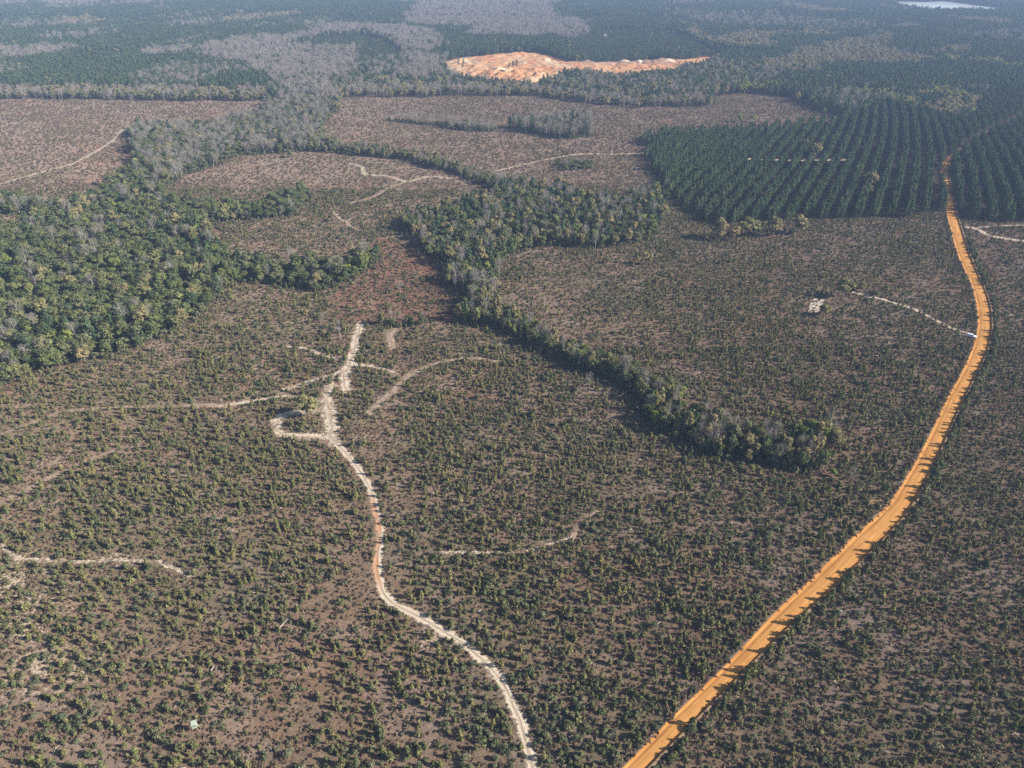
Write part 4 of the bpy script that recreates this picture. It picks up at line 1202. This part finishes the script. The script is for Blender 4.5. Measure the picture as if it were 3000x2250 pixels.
COUNT = {}
for kind in list(PROT) + list(ONE):
    A = np.vstack(PTS[kind]) if PTS[kind] else np.zeros((0, 5))
    rs = RS(2000 + len(kind))
    pu, pv, pd = project(A[:, 0], A[:, 1])
    n_v = len(PROT.get(kind) or ONE[kind])
    vi = rs.randint(n_v, size=len(A)); rz = rs.rand(len(A)) * 6.283
    lone = [q for q in LONE if q[0] == kind]
    # clear room round the lone trees
    if kind in ('evergreen_tree', 'bare_tree', 'pine_tree', 'budding_tree', 'spring_tree', 'young_pine', 'evergreen_shrub'):
        ok = np.ones(len(A), bool)
        for q in LONE:
            cx, cy = g(q[1], q[2]); ok &= np.hypot(A[:, 0] - cx, A[:, 1] - cy) > (3.2 * q[3] if kind in PROT else 1.0 + 2.6 * q[3])
        for (u_, v_, r_) in ((2843, 984, 5), (573, 2140, 3.2), (2392, 888, 6.0), (2385, 908, 4.5)):
            cx, cy = g(u_, v_); ok &= np.hypot(A[:, 0] - cx, A[:, 1] - cy) > r_
        A, pu, pv, pd, vi, rz = A[ok], pu[ok], pv[ok], pd[ok], vi[ok], rz[ok]
    vis = (pu > -10) & (pu < 3010) & (pv > -5) & (pv < 2262)
    show = np.where(vis, A[:, 2] / pd, -1)
    single = np.zeros(len(A), bool)
    prot_obj = {}
    if kind in GRP:
        cap = max(0, 300 - len(lone))
        order = np.argsort(-show)[:cap]
        order = order[show[order] > 0]
        single[order] = True
        for i in order:
            x, y, sc, zs, zn = A[i]
            lab = LAB.get((kind, int(zn))) or LAB[(kind, 6)]
            if kind in PROT:
                prs = tree(kind, vi[i], x, y, rz[i], sc, zs, lab, CAT[kind], GRP[kind])
            else:
                o = obj(kind, ONE[kind][vi[i]]); o.location = (x, y, 0); o.rotation_euler = (0, 0, rz[i]); o.scale = (sc, sc, sc * zs)
                tag(o, lab, CAT[kind], GRP[kind]); prs = (o,)
            prot_obj.setdefault(int(vi[i]), prs)
    for j, q in enumerate(lone):
        x, y = g(q[1], q[2])
        big = {'budding_tree': 1.42, 'spring_tree': 1.05}.get(kind, 1.0)
        zl = 0.0
        if inpoly(np.array([x]), np.array([y]), POLYW['pit'])[0]: zl = float(h[np.hypot(px - x, py - y).argmin()]) - .2
        prs = tree(kind, j % n_v, x, y, j * 1.9, q[3] * big, .92, q[4], q[5], GRP[kind])
        if zl: prs[0].parent.location.z = zl
        prot_obj.setdefault(j % n_v, prs)
    rest = ~single
    COUNT[kind] = (int(single.sum()), int(rest.sum()))
    if rest.any():
        nm, lab, cat = STUFF[kind]
        if kind in GRP:
            protos = [prot_obj.get(i) or prot_obj[min(prot_obj)] for i in range(n_v)]
        else:   # uncountable cover: the stuff object carries its own merged plants
            protos = None
        B = A[rest]
        rot = np.stack([rs.randn(len(B)) * .05, rs.randn(len(B)) * .05, rz[rest]], 1)
        scl = np.stack([B[:, 2], B[:, 2], B[:, 2] * B[:, 3]], 1)
        if protos is None:
            # plain merged mesh: every tuft really there
            Vs, Fs, b0 = [], [], 0
            vr = vi[rest]
            for k in range(n_v):
                me0 = ONE[kind][k]
                v0 = np.empty(len(me0.vertices) * 3, np.float32); me0.vertices.foreach_get('co', v0); v0 = v0.reshape(-1, 3)
                quads = [tuple(p.vertices) for p in me0.polygons]
                qa = np.array([(q_ + q_[-1:]) if len(q_) == 3 else q_ for q_ in quads if len(q_) <= 4]) if kind != 'stick' else None
                sel = np.where(vr == k)[0]
                if not len(sel): continue
                cc, ss = np.cos(rot[sel, 2])[:, None], np.sin(rot[sel, 2])[:, None]
                vx = (v0[None, :, 0] * cc - v0[None, :, 1] * ss) * scl[sel, 0][:, None] + B[sel, 0][:, None]
                vy = (v0[None, :, 0] * ss + v0[None, :, 1] * cc) * scl[sel, 1][:, None] + B[sel, 1][:, None]
                vz = v0[None, :, 2] * scl[sel, 2][:, None]
                Vs.append(np.stack([vx, vy, vz], 2).reshape(-1, 3))
                if qa is None:
                    qa = np.array([q_ for q_ in quads if len(q_) == 4] + [(q_[0], q_[1], q_[2], q_[2]) for q_ in quads if len(q_) == 3])
                    qa = np.array([q_ for q_ in qa if len(set(q_)) == 4])
                Fs.append((qa[None] + (b0 + np.arange(len(sel)) * len(v0))[:, None, None]).reshape(-1, 4)); b0 += len(sel) * len(v0)
            me = mesh(nm, np.vstack(Vs), np.vstack(Fs))
            o = obj(nm, me, ONE[kind][0].materials[0])
        else:
            pts = np.stack([B[:, 0], B[:, 1], np.zeros(len(B))], 1)
            o = scatter(nm, protos, pts, rot, scl, vi[rest])
        tag(o, lab, cat, kind='stuff')
print('COUNTS', COUNT)

# ------------------------------------------------------------------ parked car
M_WHITE = plain_mat('white_paint', (.78, .79, .80), .25, noise=.03)
M_GLASS = plain_mat('dark_glass', (.02, .03, .045), .08, noise=.05)
M_TYRE = plain_mat('tyre_rubber', (.02, .02, .02), .85)
M_RIM = plain_mat('alloy_rim', (.45, .45, .47), .35, .8)
M_LAMP = plain_mat('headlamp_lens', (.7, .72, .75), .1)
M_RED = plain_mat('tail_lens', (.35, .02, .02), .2)
c0, c1 = np.array(g(2832, 984)), np.array(g(2858, 990))
ang = math.atan2(*(c1 - c0)[::-1])
cx, cy = g(2845, 988)
car = empty('parked_car', (cx, cy, .12), ang)
tag(car, 'white SUV parked on the sand track beside the orange road', 'car')
prof = [(-2.35, .45), (-2.4, .95), (-2.3, 1.1), (-2.1, 1.62), (-1.7, 1.74), (.1, 1.76), (.45, 1.68), (1.1, 1.12), (2.05, .98), (2.33, .80), (2.38, .45)]
V, Fc = [], []
for yy_, k in ((-.93, 0), (.93, 1)):
    for x, z in prof: V.append((x, yy_ * (1 if z < 1.15 else .80), z))
n_ = len(prof)
Fc = [(i, i + 1, n_ + i + 1, n_ + i) for i in range(n_ - 1)] + [(n_ - 1, 0, n_, 2 * n_ - 1), tuple(range(n_))[::-1], tuple(range(n_, 2 * n_))]
body = obj('body', mesh('car_body', V, Fc), M_WHITE, car)
bm_ = body.modifiers.new('bevel', 'BEVEL'); bm_.width = .06; bm_.segments = 2
for s in (-1, 1):
    mb = MB()
    yb, yt = .93 * .985 * s, .745 * s
    for (xa, xb, xc, xd) in ((-1.95, -1.05, -1.12, -1.85), (-.95, .0, .0, -.95), (.1, .92, .42, .1)):
        q = [(xa, s * .925, 1.17), (xb, s * .925, 1.17), (xc, s * .775, 1.62), (xd, s * .775, 1.62)]
        mb.add(q + [(x, y_ * .97, z) for x, y_, z in q], [(0, 1, 2, 3), (4, 7, 6, 5), (0, 4, 5, 1), (1, 5, 6, 2), (2, 6, 7, 3), (3, 7, 4, 0)])
    wo = obj('side_window', mb.mesh('side_window'), M_GLASS, car); wo.location = (0, .012 * s, 0)
for nm, q in (('windscreen', [(1.08, -.72, 1.15), (1.08, .72, 1.15), (.50, .66, 1.665), (.50, -.66, 1.665)]), ('rear_window', [(-2.28, -.68, 1.15), (-2.13, -.66, 1.58), (-2.13, .66, 1.58), (-2.28, .68, 1.15)])):
    dx = .03 if nm == 'windscreen' else -.03
    mb = MB().add([(x + dx, y_, z + .02) for x, y_, z in q] + [(x - dx, y_, z) for x, y_, z in q], [(0, 1, 2, 3), (4, 7, 6, 5), (0, 4, 5, 1), (1, 5, 6, 2), (2, 6, 7, 3), (3, 7, 4, 0)])
    obj(nm, mb.mesh(nm), M_GLASS, car)
for x in (-1.45, 1.45):
    for s in (-1, 1):
        wl = obj('wheel', MB().tube([(0, -.12, 0), (0, .12, 0)], .36, 14).mesh('wheel'), M_TYRE, car); wl.location = (x, .86 * s, .36)
        obj('rim', MB().tube([(0, -.13, 0), (0, .13, 0)], .22, 10).mesh('rim'), M_RIM, wl)
for s in (-1, 1):
    hl = obj('headlight', MB().box((-.06, -.2, -.08), (.06, .2, .08), .02).mesh('headlight'), M_LAMP, car); hl.location = (2.32, .66 * s, .80)
    tl = obj('taillight', MB().box((-.05, -.1, -.16), (.05, .1, .16), .02).mesh('taillight'), M_RED, car); tl.location = (-2.37, .76 * s, 1.0)
for s in (-1, 1):
    rr_ = obj('roof_rail', MB().tube([(-1.7, .6 * s, 1.76), (-1.5, .6 * s, 1.83), (-.2, .6 * s, 1.83), (0, .6 * s, 1.76)], .025, 5).mesh('roof_rail'), M_TYRE, car)
    mi = obj('mirror', MB().box((-.08, -.12, -.08), (.08, .12, .08), .02).mesh('mirror'), M_WHITE, car); mi.location = (.85, 1.0 * s, 1.18)

# ------------------------------------------------------------------ hunting blind
M_BLIND = plain_mat('pale_green_panel', (.33, .38, .32), .6, noise=.06)
M_WOOD = plain_mat('grey_timber', (.34, .27, .2), .9, noise=.2, scale=4)
M_DARKW = plain_mat('window_opening', (.025, .03, .03), .6)
cx, cy = g(575, 2139)
bl = empty('hunting_blind', (cx, cy, 0), RAD(22))
tag(bl, 'pale green box hunting blind raised on timber legs in the left scrub', 'hunting blind')
zb = 1.7
obj('cabin', MB().box((-.62, -.62, zb), (.62, .62, zb + 1.45), .02).mesh('cabin'), M_BLIND, bl)
obj('roof', MB().add([(-.74, -.74, zb + 1.453), (.74, -.74, zb + 1.453), (.74, .74, zb + 1.453), (-.74, .74, zb + 1.453), (-.7, -.7, zb + 1.55), (.7, -.7, zb + 1.55), (.7, .7, zb + 1.68), (-.7, .7, zb + 1.68)],
                [(3, 2, 1, 0), (4, 5, 6, 7), (0, 1, 5, 4), (1, 2, 6, 5), (2, 3, 7, 6), (3, 0, 4, 7)]).mesh('roof'), M_BLIND, bl)
obj('window', MB().box((-.38, -.635, zb + .82), (.38, -.61, zb + 1.12)).mesh('window'), M_DARKW, bl)
wv = obj('window', MB().box((.61, -.38, zb + .82), (.635, .38, zb + 1.12)).mesh('window'), M_DARKW, bl)
for sx in (-1, 1):
    for sy in (-1, 1):
        obj('leg', MB().tube([(.78 * sx, .78 * sy, -.1), (.56 * sx, .56 * sy, zb)], [.06, .06], 5).mesh('leg'), M_WOOD, bl)
mb = MB()
for s in (-.22, .22): mb.tube([(s + 1.5, .1, -.05), (.66 + s * .0, .1 + s, zb + .1)], .035, 4)
for f in (.2, .4, .6, .8): mb.tube([(1.28 * (1 - f) + .66 * f, .1 - .22 * f, f * zb), (1.72 * (1 - f) + .66 * f, .1 + .22 * f, f * zb)], .03, 4)
obj('ladder', mb.mesh('ladder'), M_WOOD, bl)

# fallen trunks
for (u0, v0, u1, v1, lab) in ((808, 1854, 848, 1812, 'long bleached fallen tree trunk lying in the lower left scrub'), (618, 1968, 629, 1955, 'short pale fallen log lying in the lower left scrub'), (1400, 1795, 1412, 1788, 'thin pale branch lying right of the sandy track bend')):
    a_, b2 = np.array(g(u0, v0)), np.array(g(u1, v1))
    L = np.hypot(*(b2 - a_)); lg = empty('fallen_log', (a_[0], a_[1], 0), math.atan2(*(b2 - a_)[::-1]))
    tag(lg, lab, 'log', 'fallen logs')
    obj('stem', MB().tube([(0, 0, .25), (L * .4, .1, .4), (L * .75, -.05, .5), (L, .1, .65)], [.2, .16, .11, .05], 6).mesh('stem'), M_STICK, lg)
    mb = MB()
    for k, f in enumerate((.55, .65, .72, .8, .88)):
        sgn = 1 if k % 2 else -1
        mb.tube([(L * f, 0, .45), (L * f + L * .12, sgn * L * .09, .8), (L * f + L * .2, sgn * L * .12, .9 + .2 * k)], [.06, .04, .015], 4)
    obj('branches', mb.mesh('branches'), M_STICK, lg)

# tiny far shed
cx, cy = g(1772, 112)
sh = empty('shed', (cx, cy, 0), RAD(-35))
tag(sh, 'tiny white-roofed shed in the far forest beyond the clay pit', 'shed')
obj('wall', MB().box((-5, -3.2, -.1), (5, 3.2, 6.0)).mesh('wall'), plain_mat('shed_wall', (.6, .6, .58)), sh)
obj('roof', MB().add([(-5.4, -3.7, 5.9), (5.4, -3.7, 5.9), (5.4, 3.7, 5.9), (-5.4, 3.7, 5.9), (-5.4, 0, 8.2), (5.4, 0, 8.2)], [(0, 1, 5, 4), (2, 3, 4, 5), (0, 4, 3), (1, 2, 5), (3, 2, 1, 0)]).mesh('roof'), plain_mat('white_sheet_roof', (.8, .8, .8), .4), sh)
obj('door', MB().box((-.9, -3.24, 0), (.9, -3.205, 2.3)).mesh('door'), M_DARKW, sh)

# ------------------------------------------------------------------ air, sun, sky
hz = MB().box((-9200, -900, -1), (9200, 11900, 190)).mesh('haze')
m, nt, n, l = newmat('haze_air')
pv_ = N(nt, 'ShaderNodeVolumePrincipled'); pv_.inputs['Color'].default_value = (.42, .60, 1.0, 1); pv_.inputs['Density'].default_value = .00013; pv_.inputs['Anisotropy'].default_value = .0
o = N(nt, 'ShaderNodeOutputMaterial'); l.new(pv_.outputs[0], o.inputs['Volume'])
tag(obj('haze', hz, m), 'thin bluish haze over the distant forest', 'haze', kind='stuff')

EL, AZ = RAD(30), RAD(-9)      # sun from the right, slightly behind the camera
sd = np.array([math.cos(EL) * math.cos(AZ), math.cos(EL) * math.sin(AZ), math.sin(EL)])
sun = bpy.data.lights.new('sun', 'SUN'); sun.energy = 5.0; sun.angle = RAD(.55); sun.color = (1, .92, .79)
so = bpy.data.objects.new('sun', sun); COL.objects.link(so)
from mathutils import Vector
so.rotation_euler = Vector(-sd).to_track_quat('-Z', 'Y').to_euler()
so.location = (600, -150, 400)
w = bpy.data.worlds.new('World'); scene.world = w; w.use_nodes = True
nt = w.node_tree; nt.nodes.clear()
sky = nt.nodes.new('ShaderNodeTexSky'); sky.sky_type = 'NISHITA'; sky.sun_disc = False
sky.sun_elevation = EL; sky.sun_rotation = math.pi / 2 - AZ; sky.dust_density = 1.2; sky.air_density = 1.0
bg = nt.nodes.new('ShaderNodeBackground'); bg.inputs[1].default_value = .068
wo = nt.nodes.new('ShaderNodeOutputWorld')
nt.links.new(sky.outputs[0], bg.inputs[0]); nt.links.new(bg.outputs[0], wo.inputs[0])

vs = scene.view_settings
vs.view_transform = 'Standard'; vs.look = 'None'; vs.gamma = 1; vs.exposure = 1.12
cy_ = scene.cycles
cy_.use_denoising = False
cy_.max_bounces = 4; cy_.diffuse_bounces = 2; cy_.glossy_bounces = 2; cy_.transmission_bounces = 2; cy_.volume_bounces = 0; cy_.transparent_max_bounces = 8
